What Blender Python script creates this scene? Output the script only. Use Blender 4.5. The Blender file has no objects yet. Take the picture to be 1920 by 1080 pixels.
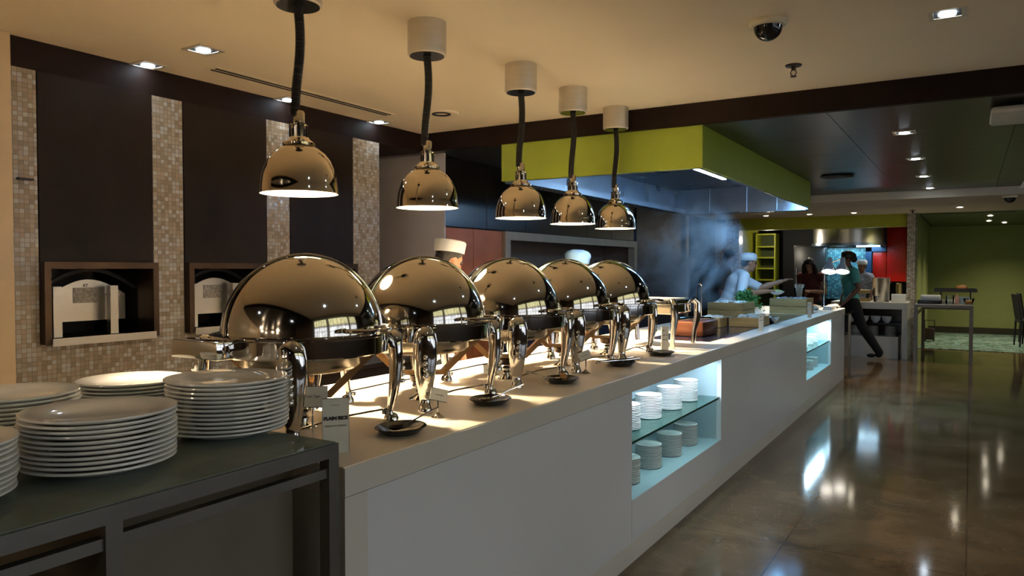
import bpy, bmesh, math, random
from mathutils import Vector, Matrix, Euler
R = math.radians
sc = bpy.context.scene
COL = sc.collection
random.seed(7)

# ---------------------------------------------------------------- camera, world, exposure
cam_d = bpy.data.cameras.new('camera'); cam = bpy.data.objects.new('camera', cam_d); COL.objects.link(cam)
cam_d.sensor_width = 36; cam_d.lens = 1418/1920*36; cam_d.clip_start = .02; cam_d.clip_end = 100
cam.location = (0, 0, 1.41); cam.rotation_euler = (R(90-1.53), 0, R(31.24))
sc.camera = cam
sc.view_settings.view_transform = 'Standard'; sc.view_settings.look = 'None'
sc.view_settings.gamma = 1; sc.view_settings.use_curve_mapping = False
sc.view_settings.exposure = 1.3
sc.cycles.use_denoising = True
sc.cycles.max_bounces = 7; sc.cycles.diffuse_bounces = 4; sc.cycles.glossy_bounces = 5
sc.cycles.transparent_max_bounces = 12; sc.cycles.volume_bounces = 0
sc.cycles.sample_clamp_indirect = 6.0; sc.cycles.blur_glossy = 0.5
sc.cycles.volume_step_rate = 2.0
w = bpy.data.worlds.new('room_beyond'); sc.world = w; w.use_nodes = True
w.node_tree.nodes['Background'].inputs[0].default_value = (.30, .24, .19, 1)
w.node_tree.nodes['Background'].inputs[1].default_value = 0.12

def light(name, kind, loc, energy, color, rot=(0, 0, 0), **k):
    d = bpy.data.lights.new(name, kind); d.energy = energy; d.color = color
    for a, b in k.items(): setattr(d, a, b)
    o = bpy.data.objects.new(name, d); COL.objects.link(o); o.location = loc; o.rotation_euler = rot
    return o
WARM = (1, .74, .45); COOL = (.80, .90, 1); ICE = (.55, .82, 1)
LAMP_Y = [2.04, 2.83, 3.69, 4.34, 5.02]; LAMP_X = -2.18; RIM = 1.69
for y in LAMP_Y:                                        # heat lamp bulbs, shining down out of their shades
    light('heat_lamp_light', 'SPOT', (LAMP_X, y, RIM+.035), 235, (1, .80, .54), spot_size=R(106), spot_blend=.5, shadow_soft_size=.035)
DOWN = [(-3.446, 2.57, 2.55), (-3.97, 2.60, 2.55), (-3.97, 3.62, 2.55), (-3.97, 4.54, 2.55), (-.106, 3.93, 2.55),
        (-.11, 1.5, 2.55), (-.11, -1.0, 2.40), (-2.6, -.6, 2.40),
        (-.43, 6.24, 2.40), (-.44, 7.77, 2.40), (-.45, 9.30, 2.40), (-.45, 10.7, 2.40)]
DOWN_E = [4, 1, 1, 1, 10, 10, 10, 10, 7, 7, 7, 6]
for p, e in zip(DOWN, DOWN_E):
    light('downlight_beam', 'SPOT', (p[0], p[1], p[2]-.02), e, COOL, spot_size=R(78), spot_blend=.7, shadow_soft_size=.03)
FARD = [(-1.62, 13.3, 2.30), (-2.3, 13.3, 2.30), (-3.0, 13.3, 2.30), (-.15, 12.88, 2.30), (.27, 15.25, 2.30), (.28, 16.9, 2.3), (.55, 17.7, 2.3)]  # the last one is added to make the glow on the alcove end wall
for p, e in zip(FARD, [10, 10, 10, 22, 45, 40, 30]):
    light('downlight_beam', 'SPOT', (p[0], p[1], p[2]-.02), e, (1, .9, .7), spot_size=R(125), spot_blend=1, shadow_soft_size=.03)
# shelf strip lights inside the two lit niches
light('niche_strip_light', 'AREA', (-1.44, 4.1, .80), 2.9, (.70, .86, 1), shape='RECTANGLE', size=.05, size_y=1.25)
light('niche_strip_light', 'AREA', (-1.44, 8.55, .80), 6, (.50, .80, 1), shape='RECTANGLE', size=.05, size_y=1.44)
# tubes under the extraction hood
light('hood_tube_light', 'AREA', (-1.74, 5.75, 2.15), 3, (.12, .48, 1), shape='RECTANGLE', size=.06, size_y=1.1)
light('hood_tube_light', 'AREA', (-1.80, 8.3, 2.2), 8, (.12, .48, 1), shape='RECTANGLE', size=.06, size_y=1.1)
# second kitchen
light('kitchen_light', 'AREA', (-1.95, 15.75, 1.80), 5, (.5, .8, 1), shape='RECTANGLE', size=1.0, size_y=.4)
light('kitchen_light', 'POINT', (-3.3, 14.9, 1.95), 7, (1, .9, .7), shadow_soft_size=.05)  # added point light without a fitting, brightens the green panel
light('kitchen_light', 'SPOT', (-1.2, 14.7, 2.2), 14, (1, .85, .7), spot_size=R(110), shadow_soft_size=.05)

# ---------------------------------------------------------------- materials
def lin(c): return tuple(((v/255)/12.92 if v/255 <= .04045 else ((v/255+.055)/1.055)**2.4) for v in c)
def mat(name, col, rough=.5, metal=0.0, var=.08, scale=6, emit=None, estr=0, bump=0, coat=0, rvar=.0, spec=None, stretch=None):
    m = bpy.data.materials.new(name); m.use_nodes = True
    nt = m.node_tree; b = nt.nodes['Principled BSDF']
    b.inputs['Roughness'].default_value = rough; b.inputs['Metallic'].default_value = metal
    if spec is not None: b.inputs['Specular IOR Level'].default_value = spec
    if coat: b.inputs['Coat Weight'].default_value = coat; b.inputs['Coat Roughness'].default_value = .05
    tc = nt.nodes.new('ShaderNodeTexCoord'); src = tc.outputs['Object']
    if stretch:
        mp = nt.nodes.new('ShaderNodeMapping'); mp.inputs['Scale'].default_value = stretch
        nt.links.new(src, mp.inputs[0]); src = mp.outputs[0]
    n = nt.nodes.new('ShaderNodeTexNoise')
    n.inputs['Scale'].default_value = scale; n.inputs['Detail'].default_value = 4
    nt.links.new(src, n.inputs['Vector'])
    r = nt.nodes.new('ShaderNodeValToRGB'); nt.links.new(n.outputs['Fac'], r.inputs[0])
    r.color_ramp.elements[0].position = .3; r.color_ramp.elements[1].position = .7
    r.color_ramp.elements[0].color = (*[v*(1-var) for v in col], 1)
    r.color_ramp.elements[1].color = (*[min(1, v*(1+var)) for v in col], 1)
    nt.links.new(r.outputs[0], b.inputs['Base Color'])
    if rvar:
        mr = nt.nodes.new('ShaderNodeMapRange'); mr.inputs['To Min'].default_value = max(.01, rough-rvar); mr.inputs['To Max'].default_value = rough+rvar
        nt.links.new(n.outputs['Fac'], mr.inputs[0]); nt.links.new(mr.outputs[0], b.inputs['Roughness'])
    if bump:
        bp = nt.nodes.new('ShaderNodeBump'); bp.inputs['Strength'].default_value = bump; bp.inputs['Distance'].default_value = .01
        nt.links.new(n.outputs['Fac'], bp.inputs['Height']); nt.links.new(bp.outputs[0], b.inputs['Normal'])
    if emit: b.inputs['Emission Color'].default_value = (*emit, 1); b.inputs['Emission Strength'].default_value = estr
    return m
def glassy(name, tint, gloss=.06, frost=0.0, frost_col=(.3, .4, .38)):
    m = bpy.data.materials.new(name); m.use_nodes = True; nt = m.node_tree
    nt.nodes.remove(nt.nodes['Principled BSDF']); out = nt.nodes['Material Output']
    t = nt.nodes.new('ShaderNodeBsdfTransparent'); t.inputs[0].default_value = (*tint, 1)
    g = nt.nodes.new('ShaderNodeBsdfGlossy'); g.inputs['Roughness'].default_value = gloss; g.inputs[0].default_value = (.9, .95, .95, 1)
    f = nt.nodes.new('ShaderNodeFresnel'); f.inputs[0].default_value = 1.5
    mx = nt.nodes.new('ShaderNodeMixShader')
    nt.links.new(f.outputs[0], mx.inputs[0]); nt.links.new(t.outputs[0], mx.inputs[1]); nt.links.new(g.outputs[0], mx.inputs[2])
    last = mx
    if frost:
        d = nt.nodes.new('ShaderNodeBsdfDiffuse')
        n = nt.nodes.new('ShaderNodeTexNoise'); n.inputs['Scale'].default_value = 5; n.inputs['Distortion'].default_value = 2.5
        r = nt.nodes.new('ShaderNodeValToRGB'); nt.links.new(n.outputs['Fac'], r.inputs[0])
        r.color_ramp.elements[0].color = (*[v*.6 for v in frost_col], 1); r.color_ramp.elements[1].color = (*frost_col, 1)
        nt.links.new(r.outputs[0], d.inputs[0])
        m2 = nt.nodes.new('ShaderNodeMixShader'); m2.inputs[0].default_value = frost
        nt.links.new(mx.outputs[0], m2.inputs[1]); nt.links.new(d.outputs[0], m2.inputs[2]); last = m2
    nt.links.new(last.outputs[0], out.inputs['Surface'])
    return m
def glow(name, col, s):
    m = bpy.data.materials.new(name); m.use_nodes = True; nt = m.node_tree
    b = nt.nodes['Principled BSDF']; b.inputs['Base Color'].default_value = (*[min(1, c) for c in col], 1)
    b.inputs['Emission Color'].default_value = (*col, 1); b.inputs['Emission Strength'].default_value = s
    return m
def mosaic(name, cols, tile=.024, grout=(.10, .085, .07), rough=.25):
    m = bpy.data.materials.new(name); m.use_nodes = True; nt = m.node_tree; N = nt.nodes; L = nt.links
    b = N['Principled BSDF']; b.inputs['Roughness'].default_value = rough
    tc = N.new('ShaderNodeTexCoord'); sp = N.new('ShaderNodeSeparateXYZ'); L.new(tc.outputs['Object'], sp.inputs[0])
    def M(op, a, bb=None):
        n = N.new('ShaderNodeMath'); n.operation = op
        for i, v in enumerate((a, bb)):
            if v is None: continue
            if isinstance(v, (int, float)): n.inputs[i].default_value = v
            else: L.new(v, n.inputs[i])
        return n.outputs[0]
    u = M('DIVIDE', M('ADD', sp.outputs[0], sp.outputs[1]), tile); v = M('DIVIDE', sp.outputs[2], tile)
    cb = N.new('ShaderNodeCombineXYZ'); L.new(M('FLOOR', u), cb.inputs[0]); L.new(M('FLOOR', v), cb.inputs[1])
    wn = N.new('ShaderNodeTexWhiteNoise'); L.new(cb.outputs[0], wn.inputs['Vector'])
    cr = N.new('ShaderNodeValToRGB'); cr.color_ramp.interpolation = 'CONSTANT'
    for i, c in enumerate(cols):
        e = cr.color_ramp.elements[i] if i < 2 else cr.color_ramp.elements.new(i/len(cols))
        e.position = i/len(cols); e.color = (*c, 1)
    L.new(wn.outputs['Value'], cr.inputs[0])
    fu = M('ABSOLUTE', M('SUBTRACT', M('FRACT', u), .5)); fv = M('ABSOLUTE', M('SUBTRACT', M('FRACT', v), .5))
    g = M('GREATER_THAN', M('MAXIMUM', fu, fv), .45)
    mx = N.new('ShaderNodeMix'); mx.data_type = 'RGBA'; L.new(g, mx.inputs['Factor']); L.new(cr.outputs[0], mx.inputs['A']); mx.inputs['B'].default_value = (*grout, 1)
    L.new(mx.outputs['Result'], b.inputs['Base Color'])
    mr = N.new('ShaderNodeMapRange'); L.new(wn.outputs['Value'], mr.inputs[0]); mr.inputs['To Min'].default_value = .12; mr.inputs['To Max'].default_value = .45
    L.new(mr.outputs[0], b.inputs['Roughness'])
    bp = N.new('ShaderNodeBump'); bp.inputs['Strength'].default_value = .35; bp.inputs['Distance'].default_value = .003
    L.new(M('SUBTRACT', wn.outputs['Value'], M('MULTIPLY', g, 1.5)), bp.inputs['Height']); L.new(bp.outputs[0], b.inputs['Normal'])
    return m
def marble():
    m = bpy.data.materials.new('brown_marble'); m.use_nodes = True; nt = m.node_tree; N = nt.nodes; L = nt.links
    b = N['Principled BSDF']; b.inputs['Roughness'].default_value = .09
    tc = N.new('ShaderNodeTexCoord'); n1 = N.new('ShaderNodeTexNoise'); n1.inputs['Scale'].default_value = 2.2; n1.inputs['Detail'].default_value = 8; n1.inputs['Distortion'].default_value = 1.2
    L.new(tc.outputs['Object'], n1.inputs['Vector'])
    cr = N.new('ShaderNodeValToRGB'); L.new(n1.outputs['Fac'], cr.inputs[0])
    cr.color_ramp.elements[0].position = .3; cr.color_ramp.elements[0].color = (.105, .062, .028, 1)
    cr.color_ramp.elements[1].position = .72; cr.color_ramp.elements[1].color = (.20, .13, .068, 1)
    n2 = N.new('ShaderNodeTexNoise'); n2.inputs['Scale'].default_value = 2.6; n2.inputs['Detail'].default_value = 9; n2.inputs['Distortion'].default_value = 2.6
    L.new(tc.outputs['Object'], n2.inputs['Vector'])
    v = N.new('ShaderNodeValToRGB'); L.new(n2.outputs['Fac'], v.inputs[0])
    v.color_ramp.elements[0].position = .492; v.color_ramp.elements[0].color = (0, 0, 0, 1)
    v.color_ramp.elements[1].position = .50; v.color_ramp.elements[1].color = (1, 1, 1, 1)
    e = v.color_ramp.elements.new(.508); e.color = (0, 0, 0, 1)
    mx = N.new('ShaderNodeMix'); mx.data_type = 'RGBA'
    mm = N.new('ShaderNodeMath'); mm.operation = 'MULTIPLY'; mm.inputs[1].default_value = .20; L.new(v.outputs[0], mm.inputs[0])
    L.new(mm.outputs[0], mx.inputs['Factor']); L.new(cr.outputs[0], mx.inputs['A']); mx.inputs['B'].default_value = (.36, .26, .17, 1)
    br = N.new('ShaderNodeTexBrick'); br.offset = 0; br.squash = 1
    br.inputs['Scale'].default_value = 1; br.inputs['Mortar Size'].default_value = .0035; br.inputs['Brick Width'].default_value = .8; br.inputs['Row Height'].default_value = .8
    br.inputs['Color1'].default_value = (1, 1, 1, 1); br.inputs['Color2'].default_value = (.86, .86, .86, 1); br.inputs['Mortar'].default_value = (.45, .4, .35, 1)
    L.new(tc.outputs['Object'], br.inputs['Vector'])
    m2 = N.new('ShaderNodeMix'); m2.data_type = 'RGBA'; m2.blend_type = 'MULTIPLY'; m2.inputs['Factor'].default_value = 1
    L.new(mx.outputs['Result'], m2.inputs['A']); L.new(br.outputs['Color'], m2.inputs['B']); L.new(m2.outputs['Result'], b.inputs['Base Color'])
    return m
def carpet():
    m = bpy.data.materials.new('patterned_carpet'); m.use_nodes = True; nt = m.node_tree; N = nt.nodes; L = nt.links
    b = N['Principled BSDF']; b.inputs['Roughness'].default_value = .95
    tc = N.new('ShaderNodeTexCoord'); n = N.new('ShaderNodeTexNoise'); n.inputs['Scale'].default_value = 2.2; n.inputs['Detail'].default_value = 2; n.inputs['Distortion'].default_value = 3
    L.new(tc.outputs['Object'], n.inputs['Vector']); r = N.new('ShaderNodeValToRGB'); r.color_ramp.interpolation = 'CONSTANT'
    for i, (p, c) in enumerate([(0, (.05, .09, .04)), (.42, (.12, .22, .17)), (.5, (.22, .30, .22)), (.58, (.04, .06, .03)), (.66, (.14, .28, .24))]):
        e = r.color_ramp.elements[i] if i < 2 else r.color_ramp.elements.new(p); e.position = p; e.color = (*c, 1)
    L.new(n.outputs['Fac'], r.inputs[0]); L.new(r.outputs[0], b.inputs['Base Color'])
    return m
M = dict(
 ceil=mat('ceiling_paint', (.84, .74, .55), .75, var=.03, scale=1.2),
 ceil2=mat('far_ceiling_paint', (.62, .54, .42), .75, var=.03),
 olive=mat('olive_ceiling_panel', (.11, .12, .05), .5, var=.1),
 dark=mat('dark_fascia', (.009, .004, .003), .6, var=.3, spec=.12),
 dpanel=mat('dark_metal_ceiling', (.020, .018, .016), .30, metal=.4, var=.25, scale=2),
 tiles=mosaic('cream_mosaic', [(.28, .24, .175), (.33, .30, .25), (.23, .185, .125), (.39, .38, .35), (.29, .245, .18), (.21, .17, .115), (.34, .335, .32), (.27, .21, .15)], grout=(.14, .12, .10)),
 tiles2=mosaic('speckled_mosaic', [(.42, .38, .32), (.30, .26, .21), (.50, .46, .40), (.36, .31, .25)], tile=.03),
 teal=mosaic('teal_mosaic', [(.05, .20, .26), (.08, .28, .33), (.04, .14, .2), (.12, .34, .38)], tile=.04),
 bronze=mat('brushed_bronze_panel', (.011, .007, .005), .42, metal=.1, var=.45, scale=2.5, rvar=.1, spec=.14),
 bframe=mat('bronze_frame', (.055, .034, .022), .35, metal=.8, var=.2),
 black=mat('matt_black', (.008, .008, .009), .6, var=.2),
 cream=mat('cream_wall_paint', (.62, .47, .28), .35, var=.03),
 grey=mat('grey_wall_paint', (.58, .54, .55), .6, var=.04),
 cab=mat('black_cabinet_gloss', (.012, .010, .010), .25, var=.2),
 orange=mat('brown_laminate', (.42, .12, .032), .45, var=.15, scale=4),
 beige=mat('beige_trim', (.34, .28, .21), .5),
 taupe=mat('taupe_panel', (.17, .13, .10), .5),
 navy=mat('bluelit_dark_wall', (.022, .026, .05), .5, var=.2),  # blue of hood light and smoke put into the dark wall colour
 green=mat('lime_green_panel', (.32, .40, .035), .42, var=.05),
 green2=mat('olive_green_wall', (.30, .32, .10), .7, var=.04),
 lime=mat('yellow_green_panel', (.36, .38, .015), .5),
 red=mat('red_panel', (.55, .012, .005), .3, var=.08),
 steel=mat('brushed_steel', (.58, .56, .52), .32, metal=1, var=.03, scale=12, rvar=.08, stretch=(1, 1, 14)),
 hoodst=mat('bluelit_hood_steel', (.30, .37, .44), .30, metal=1, var=.15, scale=3, rvar=.1),  # steel tinted blue: the hood light's cast is put into its colour
 chrome=mat('polished_chrome', (.66, .64, .61), .055, metal=1, var=.02),
 lid=mat('polished_lid_steel', (.60, .555, .49), .075, metal=1, var=.02, rvar=.015),
 nickel=mat('polished_nickel', (.68, .60, .48), .07, metal=1, var=.02),
 lampin=mat('lamp_reflector', (.88, .82, .70), .4, metal=.1, var=.02),
 satin=mat('satin_metal', (.66, .60, .48), .45, metal=.5, var=.05, stretch=(1, 1, 8)),
 cord=mat('black_cord', (.012, .010, .009), .7),
 frame=mat('grey_steel_frame', (.16, .15, .13), .34, metal=.6, var=.15, rvar=.06),
 plate=mat('white_porcelain', (.84, .82, .77), .13, var=.015, coat=.3),
 top=mat('counter_top_cream', (.80, .71, .57), .33, var=.05, scale=3, rvar=.05),
 slab=mat('counter_edge', (.70, .66, .58), .35, var=.04, scale=3),
 panel=mat('counter_panel_white', (.76, .76, .77), .13, var=.02, scale=2),
 niche=mat('niche_lining', (.42, .52, .55), .3, var=.03),
 blackg=mat('black_stone_gloss', (.010, .009, .009), .16, var=.2),
 brown=mat('tan_bracket_metal', (.42, .24, .10), .38, metal=.5, var=.1),
 paper=mat('card_paper', (.74, .71, .60), .6, var=.02),
 ink=mat('black_ink', (.01, .01, .01), .6),
 wood=mat('light_wood', (.36, .24, .09), .5, var=.3, scale=4, stretch=(1, 6, 6)),
 copper=mat('copper_brown', (.17, .06, .028), .3, metal=.6, var=.2),
 food=mat('cooked_food', (.40, .20, .07), .6, var=.6, scale=40, bump=.4),
 salad=mat('fresh_herbs', (.035, .16, .025), .55, var=.5, scale=30),
 linen=mat('folded_linen', (.50, .48, .44), .9, var=.04),
 skin=mat('warm_skin', (.36, .17, .09), .5, var=.05),
 skin2=mat('brown_skin', (.20, .085, .05), .5, var=.05),
 hair=mat('black_hair', (.010, .008, .007), .45, var=.3, scale=60, stretch=(1, 1, .2)),
 white=mat('white_cotton', (.66, .66, .66), .9, var=.04),
 bluew=mat('pale_blue_cotton', (.26, .48, .80), .9, var=.04),
 tealc=mat('teal_cotton', (.10, .42, .38), .85, var=.06),
 olivec=mat('dark_olive_cotton', (.055, .042, .026), .9),
 blackc=mat('black_cloth', (.012, .012, .013), .85),
 redc=mat('dark_red_cloth', (.09, .018, .012), .85),
 glass=glassy('green_glass', (.78, .90, .87), .02, .20, (.04, .13, .10)),
 tglass=glassy('table_glass', (.42, .55, .50), .05, .6, (.30, .35, .29)),
 clear=glassy('clear_glass', (.93, .95, .95), .02),
 smoked=mat('smoked_dome', (.015, .015, .016), .08),
 bulb=glow('warm_bulb', (1, .84, .6), 75),
 reflector_on=glow('lit_downlight', (.75, .88, 1), 22),
 warmdot=glow('warm_downlight', (1, .9, .7), 14),
 tube=glow('cold_tube', (.62, .80, 1), 14),
 strip=glow('cold_strip', (.60, .82, 1), 6),
 blade=mat('glass_edge', (.01, .07, .055), .15),
 marble=marble(), carpet=carpet(),
)

# ---------------------------------------------------------------- mesh helpers
class MB:
    def __init__(s): s.bm = bmesh.new()
    def _v(s, pts, T):
        return [s.bm.verts.new(T @ Vector(p) if T else Vector(p)) for p in pts]
    def box(s, x0, x1, y0, y1, z0, z1, T=None, bev=0):
        vs = s._v([(x, y, z) for x in (x0, x1) for y in (y0, y1) for z in (z0, z1)], T)
        fs = [s.bm.faces.new([vs[i] for i in f]) for f in ((0, 1, 3, 2), (4, 6, 7, 5), (0, 4, 5, 1), (2, 3, 7, 6), (0, 2, 6, 4), (1, 5, 7, 3))]
        if bev:
            es = list({e for f in fs for e in f.edges})
            bmesh.ops.bevel(s.bm, geom=es, offset=bev, segments=2, affect='EDGES', profile=.5)
        return s
    def lathe(s, prof, n=32, T=None, a0=0, a1=2*math.pi, caps=True):
        full = abs(a1-a0-2*math.pi) < 1e-6
        k = n if full else n+1
        rings = []
        for r, z in prof:
            if r < 1e-6: rings.append(s._v([(0, 0, z)], T))
            else: rings.append(s._v([(r*math.cos(a0+(a1-a0)*i/n), r*math.sin(a0+(a1-a0)*i/n), z) for i in range(k)], T))
        for A, B in zip(rings, rings[1:]):
            for i in range(n):
                j = (i+1) % k if full else i+1
                if len(A) == 1 and len(B) == 1: continue
                if len(A) == 1: s.bm.faces.new((A[0], B[i], B[j]))
                elif len(B) == 1: s.bm.faces.new((A[i], A[j], B[0]))
                else: s.bm.faces.new((A[i], A[j], B[j], B[i]))
        return s
    def cyl(s, x, y, z0, z1, r, r1=None, n=20, T=None):
        r1 = r if r1 is None else r1
        t = Matrix.Translation((x, y, 0)); t = T @ t if T else t
        return s.lathe([(0, z0), (r, z0), (r1, z1), (0, z1)], n, t)
    def tube(s, pts, rad, n=10, T=None, closed=False, flat=None, up=None):
        """sweep along pts; rad a number or list; flat scales the second axis"""
        P = [Vector(p) for p in pts]; m = len(P)
        rs = rad if isinstance(rad, (list, tuple)) else [rad]*m
        rings = []; prev = None
        for i, p in enumerate(P):
            if closed: t = P[(i+1) % m]-P[i-1]
            else: t = P[min(i+1, m-1)]-P[max(i-1, 0)]
            t.normalize()
            if up is not None: a = Vector(up).cross(t)
            elif prev is None: a = t.orthogonal()
            else: a = prev - t*prev.dot(t)
            if a.length < 1e-6: a = t.orthogonal()
            a.normalize(); prev = a; b = t.cross(a)
            f = flat[i] if isinstance(flat, (list, tuple)) else (flat or 1)
            rings.append(s._v([p+a*(rs[i]*math.cos(q))+b*(rs[i]*f*math.sin(q)) for q in [2*math.pi*k/n for k in range(n)]], T))
        rr = list(zip(rings, rings[1:]))+([(rings[-1], rings[0])] if closed else [])
        for A, B in rr:
            for i in range(n): s.bm.faces.new((A[i], A[(i+1) % n], B[(i+1) % n], B[i]))
        if not closed:
            s.bm.faces.new(list(reversed(rings[0]))); s.bm.faces.new(rings[-1])
        return s
    def ball(s, c, r, T=None, seg=16, sc3=(1, 1, 1)):
        t = Matrix.Translation(c) @ Matrix.Diagonal((*sc3, 1)); t = T @ t if T else t
        prof = [(r*math.sin(math.pi*i/10), -r*math.cos(math.pi*i/10)) for i in range(11)]
        prof[0] = (0, -r); prof[-1] = (0, r)
        return s.lathe(prof, seg, t)
    def poly(s, pts, d, T=None):
        """flat outline pts extruded by vector d"""
        d = Vector(d); A = s._v(pts, T); B = s._v([Vector(p)+d for p in pts], T); n = len(A)
        s.bm.faces.new(A); s.bm.faces.new(list(reversed(B)))
        for i in range(n): s.bm.faces.new((A[i], B[i], B[(i+1) % n], A[(i+1) % n]))
        return s
    def build(s, name, m, parent=None, loc=None, smooth=True, rot=None, ang=35):
        bmesh.ops.recalc_face_normals(s.bm, faces=s.bm.faces)
        me = bpy.data.meshes.new(name); s.bm.to_mesh(me); s.bm.free()
        if smooth:
            me.polygons.foreach_set('use_smooth', [True]*len(me.polygons)); me.set_sharp_from_angle(angle=R(ang))
        me.materials.append(M[m] if isinstance(m, str) else m)
        o = bpy.data.objects.new(name, me); COL.objects.link(o)
        if parent: o.parent = parent
        if loc: o.location = loc
        if rot: o.rotation_euler = rot
        return o
def thing(name, label, cat, loc=(0, 0, 0), rz=0, group=None):
    o = bpy.data.objects.new(name, None); COL.objects.link(o); o.location = loc; o.rotation_euler = (0, 0, rz)
    o.empty_display_size = .05
    return tag(o, label, cat, group)
def tag(o, label, cat, group=None, kind=None):
    o['label'] = label; o['category'] = cat
    if group: o['group'] = group
    if kind: o['kind'] = kind
    return o
def struct(name, mb, m, **k):
    o = mb.build(name, m, **k); o['kind'] = 'structure'; return o
def dup(root, loc, rz=None, label=None, group=None):
    r = root.copy(); COL.objects.link(r); r.location = loc
    if rz is not None: r.rotation_euler = (0, 0, rz)
    if label: r['label'] = label
    if group: r['group'] = group
    for ch in list(root.children):
        c = ch.copy(); COL.objects.link(c); c.parent = r
        for g in list(ch.children):
            d = g.copy(); COL.objects.link(d); d.parent = c
    return r
def bx(*a, **k): return MB().box(*a, **k)
ORD = ['', 'first', 'second', 'third', 'fourth', 'fifth', 'sixth', 'seventh', 'eighth', 'ninth', 'tenth', 'eleventh', 'twelfth', 'thirteenth', 'fourteenth', 'fifteenth']

# ---------------------------------------------------------------- the room
struct('floor', bx(-8, 6.5, -9, 20, -.1, 0), 'marble', smooth=False)
struct('carpet', bx(-.79, 5.5, 15.0, 18.9, 0, .008), 'carpet', smooth=False)
struct('ceiling', bx(-4.03, .95, .0, 5.15, 2.55, 2.65), 'ceil', smooth=False)
struct('ceiling_hall', bx(-4.1, .95, -9, .0, 2.40, 2.5), 'dpanel', smooth=False)
struct('trim_7', bx(-4.03, .95, -.04, .0, 2.395, 2.56), 'dark', smooth=False)
struct('trim_1', bx(-4.09, -4.03, 1.9, 5.2, 2.40, 2.56), 'dark', smooth=False)
struct('ceiling_atrium', bx(.95, 6.6, -9, 11.1, 4.9, 5.0), 'dark', smooth=False)
struct('wall_atrium', MB().box(.95, 1.0, -9, 5.2, 2.42, 4.9).box(1.25, 1.30, 5.2, 11.0, 2.40, 4.9).box(.95, 1.30, 5.2, 5.25, 2.46, 4.9).box(1.25, 6.6, 11.0, 11.05, 2.3, 4.9), 'taupe', smooth=False)
struct('trim_2', bx(-4.03, 1.0, 5.15, 5.2, 2.40, 2.56), 'dark', smooth=False)
# dark metal panel ceiling with fine joints
b = MB()
for i in range(6):
    for j in range(6):
        b.box(-5+i*1.05, -5+i*1.05+1.046, 5.2+j*.97, 5.2+j*.97+.966, 2.40, 2.46)
struct('ceiling_dark', b, 'dpanel', smooth=False)
struct('ceiling_recess', bx(-5, -4.09, 4.4, 5.2, 2.40, 2.46), 'dark', smooth=False)
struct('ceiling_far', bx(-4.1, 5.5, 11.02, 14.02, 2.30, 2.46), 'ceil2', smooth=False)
struct('ceiling_alcove', bx(-.78, 5.5, 14.02, 19, 2.305, 2.40), 'olive', smooth=False)
struct('trim_3', MB().box(-.74, .6, 14.35, 14.37, 2.298, 2.304).box(-.74, -.72, 14.35, 18.6, 2.298, 2.304), 'black', smooth=False)
# left wall: mosaic piers and lower band, three hatch openings
b = MB()
PIERS = [(1.90, 2.03), (2.66, 2.855), (3.485, 3.68), (4.31, 4.61)]
for y0, y1 in PIERS: b.box(-4.14, -4.03, y0, y1, 1.02, 2.40)
b.box(-4.14, -4.03, 1.90, 4.61, 0, 1.02)
b.box(-4.72, -4.14, 4.55, 4.61, 0, 2.40)
struct('wall_left', b, 'tiles', smooth=False)
struct('wall_hall', bx(-4.1, 6.6, -9.1, -9, 0, 5), 'taupe', smooth=False)
struct('wall_left.001', bx(-4.12, -4.0, -9, 1.90, 0, 2.55), 'cream', smooth=False)
struct('wall_left.002', bx(-4.8, -4.7, 1.8, 5.4, 0, 2.45), 'black', smooth=False)
struct('wall_back', bx(-4.8, -3.90, 5.30, 5.32, 0, 2.40), 'grey', smooth=False)
HATCH = [(2.03, 2.66), (2.855, 3.485), (3.68, 4.31)]
SITE = ['beside the cream wall', 'middle of the three', 'furthest along toward the grey wall']
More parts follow.
